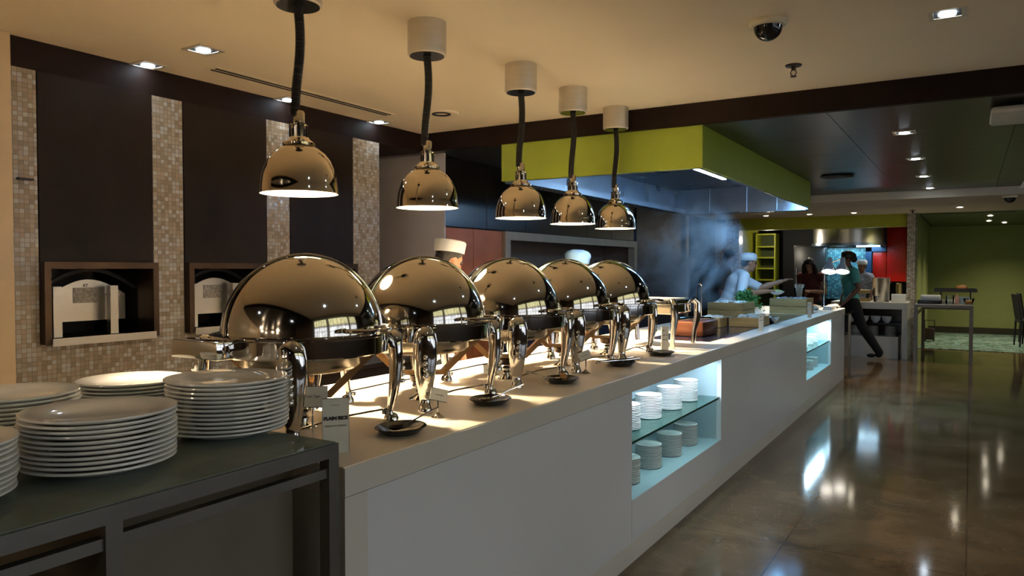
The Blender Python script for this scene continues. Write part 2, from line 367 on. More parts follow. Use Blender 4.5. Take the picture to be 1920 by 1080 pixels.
for k, ((y0, y1), s_) in enumerate(zip(HATCH, SITE)):
    t = thing('oven_hatch', ['dark bronze oven hatch beside the cream wall', 'dark bronze oven hatch in the middle of three, half behind first dome', 'dark bronze oven hatch beside the grey wall, hidden behind the domes'][k], 'oven', (-4.03, y0, 1.0), group='wall ovens in the mosaic wall')
    L_ = y1-y0
    bx(-.08, .004, .004, L_-.004, .44, 1.399, T=None).build('upper_panel', 'bronze', t, smooth=False)
    f = MB(); f.box(-.10, .05, .002, .035, .02, .44); f.box(-.10, .05, L_-.035, L_-.002, .02, .44); f.box(-.10, .05, .035, L_-.035, .405, .44)
    f.build('hatch_frame', 'bframe', t, smooth=False)
    f = MB(); f.poly([(-.10, .03, .01), (.065, .03, .01), (.065, .03, .05), (-.10, .03, .035)], (0, L_-.06, 0))
    f.build('ledge', 'steel', t, smooth=False)
    f = MB(); f.box(-.60, -.10, .0, .01, 0, .44); f.box(-.60, -.10, L_-.01, L_, 0, .44); f.box(-.60, -.10, 0, L_, 0, .02); f.box(-.6, -.1, 0, L_, .43, .44); f.box(-.62, -.60, 0, L_, 0, .44)
    f.build('oven_cavity', 'black', t, smooth=False)
    # arched steel door
    c0, c1 = .14, .14+.43; zz = .115
    pts = [(-.20, c0, zz), (-.20, c1, zz), (-.20, c1, zz+.145)]
    for i in range(1, 12):
        u = i/12; pts.append((-.20, c1+(c0-c1)*u, zz+.145+.085*math.sin(math.pi*u)))
    pts.append((-.20, c0, zz+.145))
    d = MB().poly(pts, (.012, 0, 0)).build('oven_door', 'steel', t, smooth=False)
    MB().box(-.189, -.185, c0+.13, c0+.27, zz+.10, zz+.185).build('maker_plate', mat('worn_plate_%d' % k, (.30, .28, .25), .5, metal=.5, var=.4, scale=60), d, smooth=False)
    for yy in (c0-.02, c0+.29):
        h = MB(); h.box(-.14, -.10, yy, yy+.045, .04, .31).box(-.15, -.09, yy-.004, yy+.05, .255, .265); h.build('door_post', 'steel', t, smooth=False)
    arch = MB(); arch.tube([(-.17, c0-.05+(c1-c0+.1)*i/14, .30+.10*math.sin(math.pi*i/14)) for i in range(15)], .012, 6); arch.build('arch_lip', 'black', t)
# kitchen rear wall on the left
struct('wall_kitchen', MB().box(-4.1, -4.0, 9.95, 12.1, 0, 2.40).box(-4.1, -4.0, 6.4, 9.95, 0, .9), 'navy', smooth=False)
for i in range(3):
    y0 = 5.38+i*1.49
    t = thing('overhead_cabinet', ['black overhead cabinet with ceiling light glint, next to grey wall', 'black overhead cabinet above the beige niche frame start', 'black overhead cabinet at the smoky end above the niche'][i], 'cabinet', (-4.0, y0, 1.78), group='black overhead cabinets')
    bx(-.4, -.02, 0, 1.488, 0, .619).build('body', 'cab', t, smooth=False)
    for j in range(2): bx(-.02, 0, .003+j*.744, .741+j*.744, .003, .616, bev=.002).build('door', 'cab', t, smooth=False)
t = thing('tall_cupboard', 'brown laminate cupboard under black cabinets beside grey wall', 'cupboard', (-4.0, 5.38, 0))
bx(-.4, -.02, .0, 1.03, 0, 1.775).build('body', 'orange', t, smooth=False)
for j in range(2): bx(-.02, 0, .003+j*.515, .512+j*.515, .02, 1.77, bev=.002).build('door', 'orange', t, smooth=False)
b = MB(); b.box(-4.06, -3.97, 6.42, 6.52, .9, 1.775); b.box(-4.06, -3.97, 6.52, 9.9, 1.69, 1.775); b.box(-4.06, -3.97, 9.8, 9.9, .9, 1.69)
struct('trim_4', b, 'beige', smooth=False)
b = MB(); b.box(-4.55, -4.5, 6.42, 9.95, .9, 1.78); b.box(-4.5, -4.06, 6.42, 6.44, .9, 1.78); b.box(-4.5, -4.06, 9.9, 9.95, .9, 1.78); b.box(-4.55, -4.0, 6.42, 9.95, .86, .9)
struct('wall_niche', b, 'taupe', smooth=False)
t = tag(bx(-4.3, -4.08, 9.2, 9.6, 1.102, 1.50, bev=.01).build('equipment_box', mat('slate_box', (.08, .08, .14), .5)), 'slate blue equipment box on the shelf in the taupe wall niche', 'box')
t = tag(bx(-4.38, -4.1, 8.3, 8.75, .901, 1.25, bev=.01).build('storage_crate', 'black'), 'dark storage crate standing in the taupe wall niche', 'crate')
tag(bx(-4.32, -4.07, 9.15, 9.65, .901, 1.10, bev=.01).build('storage_crate', 'taupe'), 'brown storage crate carrying the slate blue equipment box', 'crate')
# corner post, doorway and dark room behind it
struct('trim_5', bx(-4.1, -3.96, 12.0, 12.12, 0, 2.30), 'beige', smooth=False)
b = MB(); b.box(-6.6, -6.5, 12.0, 15, 0, 2.4); b.box(-6.5, -4.1, 11.95, 12.0, 0, 2.4); b.box(-6.5, -4.1, 14.2, 14.3, 0, 2.4); b.box(-6.5, -4.1, 12, 14.2, 2.30, 2.4)
struct('wall_passage', b, 'navy', smooth=False)
t = thing('tube_light', 'thin lit tube light in the dark passage behind the smoke', 'light', (-5.2, 13.9, 2.02))
bx(-.5, .5, -.02, .02, 0, .04).build('housing', 'steel', t); bx(-.48, .48, -.03, -.02, .005, .035).build('tube', 'tube', t)
# far structure at y = 14
struct('wall_pier', bx(-3.86, -3.62, 13.95, 14.2, 0, 2.30), 'tiles2', smooth=False)
struct('wall_pier.001', bx(-.90, -.78, 13.95, 14.4, 0, 2.30), 'tiles2', smooth=False)
struct('trim_6', bx(-3.62, -.90, 14.0, 14.2, 2.09, 2.30), 'lime', smooth=False)
struct('wall_alcove', bx(-.90, -.78, 14.4, 19.0, 0, 2.31), 'green2', smooth=False)
struct('wall_end', bx(-.9, 5.5, 18.9, 19.0, 0, 2.31), 'green2', smooth=False)
struct('baseboard_end', bx(-.78, 5.5, 18.87, 18.9, 0, .14), mat('dark_skirting', (.035, .03, .012), .6), smooth=False)
b = MB(); b.box(-4.9, -.9, 16.5, 16.6, 0, 2.4); b.box(-4.9, -4.1, 14.1, 16.5, 0, 2.4); b.box(-4.2, -.9, 14.2, 16.5, 2.25, 2.3)
struct('wall_kitchen.001', b, 'black', smooth=False)
struct('wall_kitchen.002', bx(-2.43, -1.34, 16.02, 16.1, .8, 1.98), 'teal', smooth=False)
tag(bx(-4.08, -3.75, 15.9, 16.0, 0, 2.24).build('green_panel', 'lime'), 'yellow green upright panel beside the green shelves', 'panel')
tag(bx(-1.36, -1.03, 15.9, 16.0, 1.15, 2.2, bev=.003).build('red_panel', 'red'), 'large bright red wall panel next to the mosaic pier', 'panel')
tag(bx(-1.60, -1.37, 15.9, 15.98, 1.15, 1.71, bev=.003).build('red_panel', 'red'), 'smaller dark red panel under the steel ledge', 'panel')
b = MB(); b.box(-1.72, -1.62, 15.86, 15.98, .9, 1.86); b.box(-1.72, -1.37, 15.86, 15.98, 1.72, 1.86)
tag(b.build('blue_frame', mat('blue_metal', (.02, .06, .14), .4)), 'blue metal frame around the smaller dark red panel', 'frame')
t = thing('shelf_unit', 'green open shelf unit behind the chef in white cap', 'shelf', (-3.74, 15.7, 0))
for x in (0, .36): bx(x, x+.03, 0, .35, 0, 2.1).build('side', 'lime', t)
for z in (.9, 1.15, 1.38, 1.60, 1.82, 2.07): bx(.03, .36, 0, .34, z, z+.03).build('shelf', 'lime', t)
bx(0, .39, .34, .36, 0, 2.1).build('back_board', mat('shaded_green', (.05, .07, .01), .6), t)  # shade inside the shelves is put into the back board's green
t = thing('refrigerator', 'dark grey tall refrigerator behind the long haired woman', 'refrigerator', (-3.02, 15.8, 0))
bx(0, .60, 0, .3, 0, 1.85).build('body', 'cab', t); bx(.01, .59, -.03, 0, .1, 1.83, bev=.005).build('door', mat('dark_grey_enamel', (.035, .037, .04), .35), t).parent = t
MB().cyl(.06, -.055, .9, 1.4, .012).build('handle', 'steel', t)
t = thing('round_extractor', 'curved brushed steel extractor drum with blue lit lower edge', 'extractor', (-1.95, 15.2, 1.84))
MB().lathe([(.58, 0), (.60, .02), (.60, .40)], 40).build('drum', 'steel', t)
MB().lathe([(.60, -.03), (.63, -.03), (.63, .02), (.60, .02), (.60, -.03)], 40).build('lower_rim', 'hoodst', t)
MB().box(.2, .58, -.50, -.44, -.06, -.035).build('light_tube', glow('dim_tube', (.5, .75, 1), 3), t)
# tall glazed wall of the atrium on the guests' side: what the polished lids reflect
struct('wall_right', MB().box(6.5, 6.6, -9, 20, 0, .7).box(6.5, 6.6, -9, 20, 4.5, 5).box(6.5, 6.6, 8.7, 20, .7, 4.5).box(6.5, 6.6, -9, -2.6, .7, 4.5), 'taupe', smooth=False)
def winmat():
    m = bpy.data.materials.new('lit_window_pane'); m.use_nodes = True; nt = m.node_tree; N = nt.nodes; L = nt.links
    b = N['Principled BSDF']; tc = N.new('ShaderNodeTexCoord'); sp = N.new('ShaderNodeSeparateXYZ'); L.new(tc.outputs['Object'], sp.inputs[0])
    r = N.new('ShaderNodeValToRGB'); mr = N.new('ShaderNodeMapRange'); mr.inputs['From Min'].default_value = .9; mr.inputs['From Max'].default_value = 4.5
    L.new(sp.outputs[2], mr.inputs[0]); L.new(mr.outputs[0], r.inputs[0]); r.color_ramp.interpolation = 'CONSTANT'
    r.color_ramp.elements[0].color = (.80, .88, 1, 1); r.color_ramp.elements[1].position = .52; r.color_ramp.elements[1].color = (.30, .28, .27, 1)
    e = r.color_ramp.elements.new(.60); e.color = (.62, .62, .36, 1)
    n = N.new('ShaderNodeTexNoise'); n.inputs['Scale'].default_value = 4; n.inputs['Detail'].default_value = 5; L.new(tc.outputs['Object'], n.inputs['Vector'])
    q = N.new('ShaderNodeMapRange'); q.inputs['From Min'].default_value = .35; q.inputs['From Max'].default_value = .65; q.inputs['To Min'].default_value = .25; L.new(n.outputs['Fac'], q.inputs[0])
    mx = N.new('ShaderNodeMix'); mx.data_type = 'RGBA'; mx.blend_type = 'MULTIPLY'; mx.inputs['Factor'].default_value = 1
    L.new(r.outputs[0], mx.inputs['A']); L.new(q.outputs[0], mx.inputs['B'])
    L.new(mx.outputs['Result'], b.inputs['Emission Color']); b.inputs['Emission Strength'].default_value = 1.2
    return m
wm = winmat()
for k, y0 in enumerate((-2.5, .9, 6.2)):
    y1 = y0+(2.9, 4.8, 2.4)[k]
    o = struct('window_%d' % (k+1), bx(6.56, 6.58, y0, y1, .7, 4.5), wm, smooth=False)
    f = MB(); n_ = 5
    for i in range(n_+1): f.box(6.46, 6.56, y0+i*(y1-y0-.05)/n_, y0+i*(y1-y0-.05)/n_+.05, .7, 4.5)
    for z in (.7, 1.9, 2.75, 3.05, 4.44): f.box(6.46, 6.56, y0, y1, z, z+.06)
    f.build('window_frame', 'black', o, smooth=False)

HALL = [(-2.6, -2.6), (-.6, -3.4), (-3.0, -5.4), (-1.0, -6.2), (.3, -7.6), (-2.4, -8.0)]  # unseen globes added to light ceiling and plates and sparkle in the lids
hp = None
for i, (x, y) in enumerate(HALL):
    lab = 'unseen globe lamp added for the dining hall lights behind the viewpoint, ' + ['first', 'second', 'third', 'fourth', 'fifth', 'sixth'][i]
    if hp is None:
        hp = thing('added_hall_globe', lab, 'lamp', (x, y, 2.40), group='added globe lamps in the dining hall')
        MB().cyl(0, 0, -.36, 0, .006).build('cord', 'cord', hp); MB().ball((0, 0, -.45), .10).build('globe', glow('globe_glass', (1, .80, .55), 22), hp)
    else: dup(hp, (x, y, 2.40), label=lab)

t = thing('low_work_bench', 'black low work bench behind the counter under the oven wall', 'bench', (-3.75, 3.75, 0))
bx(-.26, .30, -.85, .85, .04, .74).build('body', 'cab', t, smooth=False); bx(-.27, .33, -.87, .87, .74, .77, bev=.003).build('worktop', 'cab', t, smooth=False)
tag(bx(-4.029, -4.0, 1.93, 2.0, 1.845, 1.855).build('wall_hook', 'black'), 'tiny black hook on the first mosaic pier beside the cream wall', 'hook')
# ---------------------------------------------------------------- ceiling fittings
def downlight(loc, label, square=True, m='reflector_on', r=.035, group='recessed ceiling downlights'):
    t = thing('downlight', label, 'light', loc, group=group)
    b = MB()
    if square:
        for x0, x1, y0, y1 in ((-.075, .075, -.075, -.055), (-.075, .075, .055, .075), (-.075, -.055, -.055, .055), (.055, .075, -.055, .055)): b.box(x0, x1, y0, y1, -.006, 0)
        b.build('trim_ring', 'satin', t); bx(-.055, .055, -.055, .055, -.003, 0).build('well', 'black', t, smooth=False)
    else:
        b.lathe([(.045, -.005), (.06, -.005), (.062, 0), (.045, 0), (.045, -.005)], 24).build('trim_ring', 'satin', t)
    MB().lathe([(0, -.009), (r, -.009), (r, -.001), (0, -.001)], 24).build('lens', m, t)
    return t
names = ['square recessed downlight in cream ceiling beside the slot vent', 'square downlight at the dark fascia above the first mosaic bay',
         'square downlight at the dark fascia above the second mosaic bay', 'square downlight at the dark fascia nearest the ceiling corner',
         'bright square downlight alone in cream ceiling beyond the dome camera', 'square downlight in cream ceiling over the walkway outside the view',
         'square downlight in cream ceiling behind the viewpoint, walkway side', 'square downlight in cream ceiling behind the viewpoint, oven side',
         'largest downlight in the dark metal ceiling, nearest the beam', 'second downlight along the dark metal ceiling row', 'third downlight along the dark metal ceiling row', 'fourth downlight, farthest of the dark metal ceiling row'.replace('farthest', 'end')]
for p, n in zip(DOWN, names): downlight(p, n)
for p, n in zip(FARD, ['small round downlight in far ceiling above the far counter', 'small round downlight above green fascia middle', 'small round downlight above green fascia by the hood corner',
                       'small bright downlight in front of the olive alcove', 'small bright downlight inside the olive alcove ceiling', 'second small downlight inside the olive alcove ceiling', 'added small downlight lighting the end wall of the olive alcove']):
    downlight(p, n, False, 'warmdot', .03, 'small far downlights')
t = thing('slot_vent', 'long dark linear slot vent in the cream ceiling above the ovens', 'vent', (-3.72, 3.6, 2.55))
bx(-.05, .05, -.78, .78, -.004, 0).build('frame', 'ceil', t, smooth=False)
for x in (-.02, .02): bx(x-.009, x+.009, -.76, .76, -.007, -.004).build('slot', 'black', t, smooth=False)
t = thing('flush_diffuser', 'small dark flush diffuser in cream ceiling behind second lamp cord', 'vent', (-3.35, 4.52, 2.55))
MB().lathe([(0, -.006), (.06, -.006), (.12, -.012), (.13, -.004), (.13, 0)], 28).build('plate', 'ceil', t); MB().lathe([(.05, -.013), (.07, -.013), (.07, -.005), (.05, -.005), (.05, -.013)], 28).build('slot', 'black', t)
def domecam(loc, label):
    t = thing('dome_camera', label, 'camera', loc)
    MB().lathe([(.085, 0), (.088, -.012), (.078, -.024), (.06, -.028)], 32).build('mounting_ring', 'ceil', t)
    MB().lathe([(.066, -.022)]+[(.064*math.cos(a), -.028-.062*math.sin(a)) for a in [i*math.pi/16 for i in range(8)]]+[(0, -.090)], 32).build('dome', 'smoked', t)
    return t
domecam((-.818, 3.633, 2.55), 'black dome security camera on the cream ceiling')
dc2 = domecam((.40, 11.2, 2.30), 'small black dome camera on the far pale ceiling')
t = thing('sprinkler', 'small pendent fire sprinkler on cream ceiling under the dome camera', 'sprinkler', (-.869, 4.486, 2.55))
MB().lathe([(0, -.008), (.042, -.008), (.045, 0)], 24).build('escutcheon', 'bframe', t)
b = MB(); b.cyl(0, 0, -.03, -.008, .012)
for sx in (-1, 1): b.tube([(sx*.010, 0, -.028), (sx*.016, 0, -.045), (sx*.005, 0, -.062)], .003, 6)
b.build('yoke', 'bframe', t); MB().cyl(0, 0, -.066, -.062, .017).build('deflector', 'bframe', t)
t = thing('sprinkler', 'tiny sprinkler on far ceiling above the mosaic pier', 'sprinkler', (-.78, 13.2, 2.30))
MB().cyl(0, 0, -.008, 0, .04).build('escutcheon', 'bframe', t); MB().cyl(0, 0, -.05, -.008, .012).build('deflector', 'bframe', t)
t = thing('round_diffuser', 'round dark air diffuser in the dark metal ceiling', 'vent', (-1.24, 8.77, 2.40))
for r_ in (.06, .11, .16): MB().lathe([(r_-.02, -.004), (r_+.01, -.016), (r_+.014, -.012), (r_-.016, 0)], 32).build('ring', 'black', t)
t = thing('cassette_unit', 'flat white cassette air unit hanging under the dark metal ceiling', 'air conditioner', (.55, 5.62, 2.33))
bx(-.46, .46, -.24, .24, 0, .045, bev=.02).build('grille_panel', mat('offwhite_plastic', (.55, .52, .45), .5), t); bx(-.30, .30, -.2, .2, .045, .07).build('body', 'black', t)
t = thing('exit_signboard', 'pale triangular hanging sign edge at the frame under dark ceiling', 'sign', (.47, 9.85, 2.33))
MB().poly([(-.04, 0, -.06), (.3, 0, -.06), (.3, 0, .06), (.03, 0, .06)], (0, .02, 0)).build('board', 'paper', t, smooth=False); MB().cyl(.15, .01, .06, .07, .01).build('hanger', 'steel', t)

# ---------------------------------------------------------------- extraction hood
t = thing('extraction_hood', 'lime green boxed extraction hood with blue lit steel underside', 'hood', (-2.42, 7.2, 2.1))
HX0, HX1, HY0, HY1 = -.80, .80, -2.0, 2.1
bx(HX0, HX1, HY0-.02, HY0, .005, .299).build('front_fascia', 'green', t, smooth=False)
bx(HX1, HX1+.02, HY0-.02, HY1, .005, .299).build('side_fascia', 'green', t, smooth=False)
bx(HX0-.02, HX0, HY0-.02, HY1, .005, .299).build('side_fascia', 'green', t, smooth=False)
bx(HX0, HX1, HY1-.02, HY1, .005, .299).build('back_fascia', 'green', t, smooth=False)
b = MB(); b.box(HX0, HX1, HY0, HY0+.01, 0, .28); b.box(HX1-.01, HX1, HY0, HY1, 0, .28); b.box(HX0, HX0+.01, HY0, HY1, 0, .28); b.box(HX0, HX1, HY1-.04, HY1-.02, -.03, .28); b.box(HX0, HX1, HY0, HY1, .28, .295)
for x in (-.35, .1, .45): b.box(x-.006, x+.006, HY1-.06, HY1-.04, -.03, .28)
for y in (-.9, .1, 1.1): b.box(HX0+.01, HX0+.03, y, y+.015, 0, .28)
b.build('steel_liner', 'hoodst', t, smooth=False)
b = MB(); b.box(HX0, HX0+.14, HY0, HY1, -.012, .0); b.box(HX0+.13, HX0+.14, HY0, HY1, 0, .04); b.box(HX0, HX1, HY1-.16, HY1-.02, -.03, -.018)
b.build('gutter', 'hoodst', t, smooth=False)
b = MB()
for i in range(60): b.ball((HX0+.07, HY0+.05+i*.067, -.014), .007, seg=6)
for i in range(30): b.ball((HX0+.05+i*.052, HY1-.09, -.031), .007, seg=6)
o = b.build('rivet_row', 'black', t); o['kind'] = 'stuff'
bx(.715, .745, -1.93, -1.15, .012, .035).build('light_tube', 'tube', t)
bx(.58, .64, .6, 1.6, .115, .14).build('light_tube', 'tube', t)
# ---------------------------------------------------------------- buffet counter
t = thing('buffet_counter', 'long white buffet counter with two blue lit plate niches', 'counter', (-1.365, 1.42, 0))
YL = 8.98; W = 1.027
b = MB(); b.box(-W, 0, 0, YL, .82, .90, bev=.003)
b.build('worktop', 'top', t, smooth=False)
bx(0, .004, 0, YL, .822, .896).build('edge_band', 'slab', t, smooth=False)
N1 = (1.93, 3.43); N2 = (6.40, 7.90)
b = MB()
for y0, y1, z0, z1 in ((0, N1[0], .10, .82), (N1[0], N1[1], .10, .302), (N1[1], N2[0], .10, .82), (N2[0], N2[1], .10, .302), (N2[1], YL, .10, .82)):
    b.box(-.03, 0, y0+.0015, y1-.0015, z0, z1-.001)
b.build('front_panel', 'panel', t, smooth=False)
b = MB(); b.box(-W+.03, -W+.06, .02, YL, 0, .82); b.box(-W+.06, -.03, 0, .02, 0, .82); b.box(-W+.06, -.03, YL-.02, YL, 0, .82)
b.build('carcass', 'slab', t, smooth=False)
bx(-.05, .0, .002, YL, 0, .10).build('plinth', 'slab', t, smooth=False)
bx(-.032, .0035, 0, .085, .10, .82).build('end_strip', 'slab', t, smooth=False)
for (a, c) in (N1, N2):
    b = MB(); b.box(-.5, -.48, a, c, .29, .82); b.box(-.48, -.03, a-.012, a, .29, .82); b.box(-.48, -.03, c, c+.012, .29, .82); b.box(-.48, -.002, a, c, .285, .302); b.box(-.48, -.03, a, c, .812, .8195)
    b.build('niche_lining', 'niche', t, smooth=False)
    g = bx(-.46, -.012, a, c, .565, .578).build('glass_shelf', 'glass', t, smooth=False)
    bx(-.012, -.009, a, c, .565, .578).build('shelf_edge', 'blade', g, smooth=False)
    bx(-.075, -.045, a+.02, c-.02, .804, .811).build('light_strip', 'strip', t, smooth=False)
bx(-.62, -.16, 3.72, 7.2, .8995, .9035).build('dark_hob_inlay', mat('dark_blue_glass', (.012, .014, .03), .12), t, smooth=False)
# ---------------------------------------------------------------- plates
def plate_mesh(r, name):
    k = r/.153; b = MB()
    b.lathe([(0, .004*k), (.08*k, .003*k), (.085*k, 0), (.09*k, 0), (.095*k, .004*k), (.150*k, .018*k), (.1532*k, .0205*k), (.1525*k, .0235*k), (.149*k, .0242*k), (.10*k, .0125*k), (.092*k, .0085*k), (0, .0075*k)], 48)
    o = b.build(name, 'plate', ang=60); return o
def stack(proto, x, y, z, n, dz, lab, grp, cat='plate', jit=.002, tops=None):
    global first
    for i in range(n):
        o = proto.copy(); COL.objects.link(o)
        o.location = (x+random.uniform(-jit, jit), y+random.uniform(-jit, jit), z+i*dz)
        o.rotation_euler = (0, 0, random.uniform(0, 6))
        d = n-i
        tag(o, lab % ('top' if d == 1 else 'bottom' if d == n else ORD[d]+' from top'), cat, grp)
pp = plate_mesh(.153, 'dinner_plate')
TZ = .98
stack(pp, -1.605, .93, TZ, 11, .0104, 'white dinner plate, %s of the front middle stack on glass table', 'dinner plates on the glass table', jit=.003)
stack(pp, -1.655, 1.297, TZ, 13, .0104, 'white dinner plate, %s of the tallest stack touching first chafing dish', 'dinner plates on the glass table', jit=.003)
stack(pp, -2.17, 1.357, TZ, 8, .0104, 'white dinner plate, %s of low rear stack against the mosaic', 'dinner plates on the glass table', jit=.003)
stack(pp, -2.075, .975, TZ, 10, .0104, 'white dinner plate, %s of rear stack below the cream wall', 'dinner plates on the glass table', jit=.003)
stack(pp, -1.612, .600, TZ, 10, .0104, 'white dinner plate, %s of the stack cut off at the photo edge', 'dinner plates on the glass table', jit=.003)
bpy.data.objects.remove(pp)
sp_ = MB().lathe([(0, .002), (.036, 0), (.041, .0025), (.066, .0056), (.0735, .0057), (.0740, .0072), (.0735, .0088), (.070, .0089), (.045, .0062), (0, .0045)], 36).build('saucer', 'plate', ang=60)
# thicker rim for the small saucers
for gi, (ys, zs, nn, nm) in enumerate((([3.64, 3.98, 4.30, 4.62, 4.93], (.302, .578), (15, 15), 'wide'), ([8.02, 8.35, 8.68, 9.0], (.302, .578), (12, 10), 'far'))):
    for j, (z, n) in enumerate(zip(zs, nn)):
        for i, y in enumerate(ys):
            lab = 'white saucer, %s of ' + ORD[i+1] + (' stack on the glass shelf' if j else ' stack under the glass shelf') + (' in near niche' if gi == 0 else ' in far niche')
            stack(sp_, -1.525+(0 if i % 2 else .008), y, z, n, .0087, lab, ('saucers in the near niche' if gi == 0 else 'saucers in the far niche'), 'saucer', .0015)
bpy.data.objects.remove(sp_)
# ---------------------------------------------------------------- glass topped steel table
t = thing('plate_table', 'grey steel table with greenish glass top carrying plate stacks', 'table', (0, 0, 0))
X1 = -1.335; X0 = -2.42; Y1 = 1.372; Y0 = .05
b = MB(); s = .033
b.box(X1-s, X1, Y0, Y1, TZ-s-.004, TZ-.004); b.box(X0, X0+s, Y0, Y1, TZ-s-.004, TZ-.004); b.box(X0+s, X1-s, Y1-s, Y1, TZ-s-.004, TZ-.004); b.box(X0+s, X1-s, Y0, Y0+s, TZ-s-.004, TZ-.004)
b.build('top_frame', 'frame', t, smooth=False)
bx(X0+.006, X1-.006, Y0+.006, Y1-.006, TZ-.0038, TZ-.0005).build('glass_top', 'tglass', t, smooth=False)
for (x, y) in ((X1-s, Y1-s), (X0, Y1-s), (X1-s, Y0), (X0, Y0), (X1-s, .78), (X0, .78)):
    bx(x, x+s, y, y+s, 0, TZ-s-.004).build('leg', 'frame', t, smooth=False)
bx(X1-s+.004, X1-.006, Y0+s, Y1-s, TZ-.085, TZ-.062).build('rail', 'frame', t, smooth=False)
bx(X0+.006, X0+s-.004, Y0+s, Y1-s, TZ-.085, TZ-.062).build('rail', 'frame', t, smooth=False)
bx(X0+.05, X1-.10, .82, Y1-.06, .05, TZ-.06).build('side_board', mat('grey_brown_board', (.16, .135, .10), .4, var=.1), t, smooth=False)
bx(X0+.05, X1-.06, Y0+s, .77, .45, .468).build('shelf', 'black', t, smooth=False)
tag(bx(-1.75, -1.45, .35, .62, .47, .62, bev=.01).build('wicker_basket', mat('wicker_brown', (.26, .13, .03), .7, var=.5, scale=70, bump=.5)), 'brown woven basket on the shelf under the glass table', 'basket')
tag(bx(-1.74, -1.42, .10, .33, .47, .86, bev=.004).build('cardboard_carton', mat('tan_card', (.42, .28, .16), .7)), 'tan carton under the glass table at the photo edge', 'box')
tag(bx(-1.76, -1.42, .44, .72, .622, .80, bev=.004).build('drawer_box', 'black'), 'black drawer box with thin bright line under the glass table', 'box')
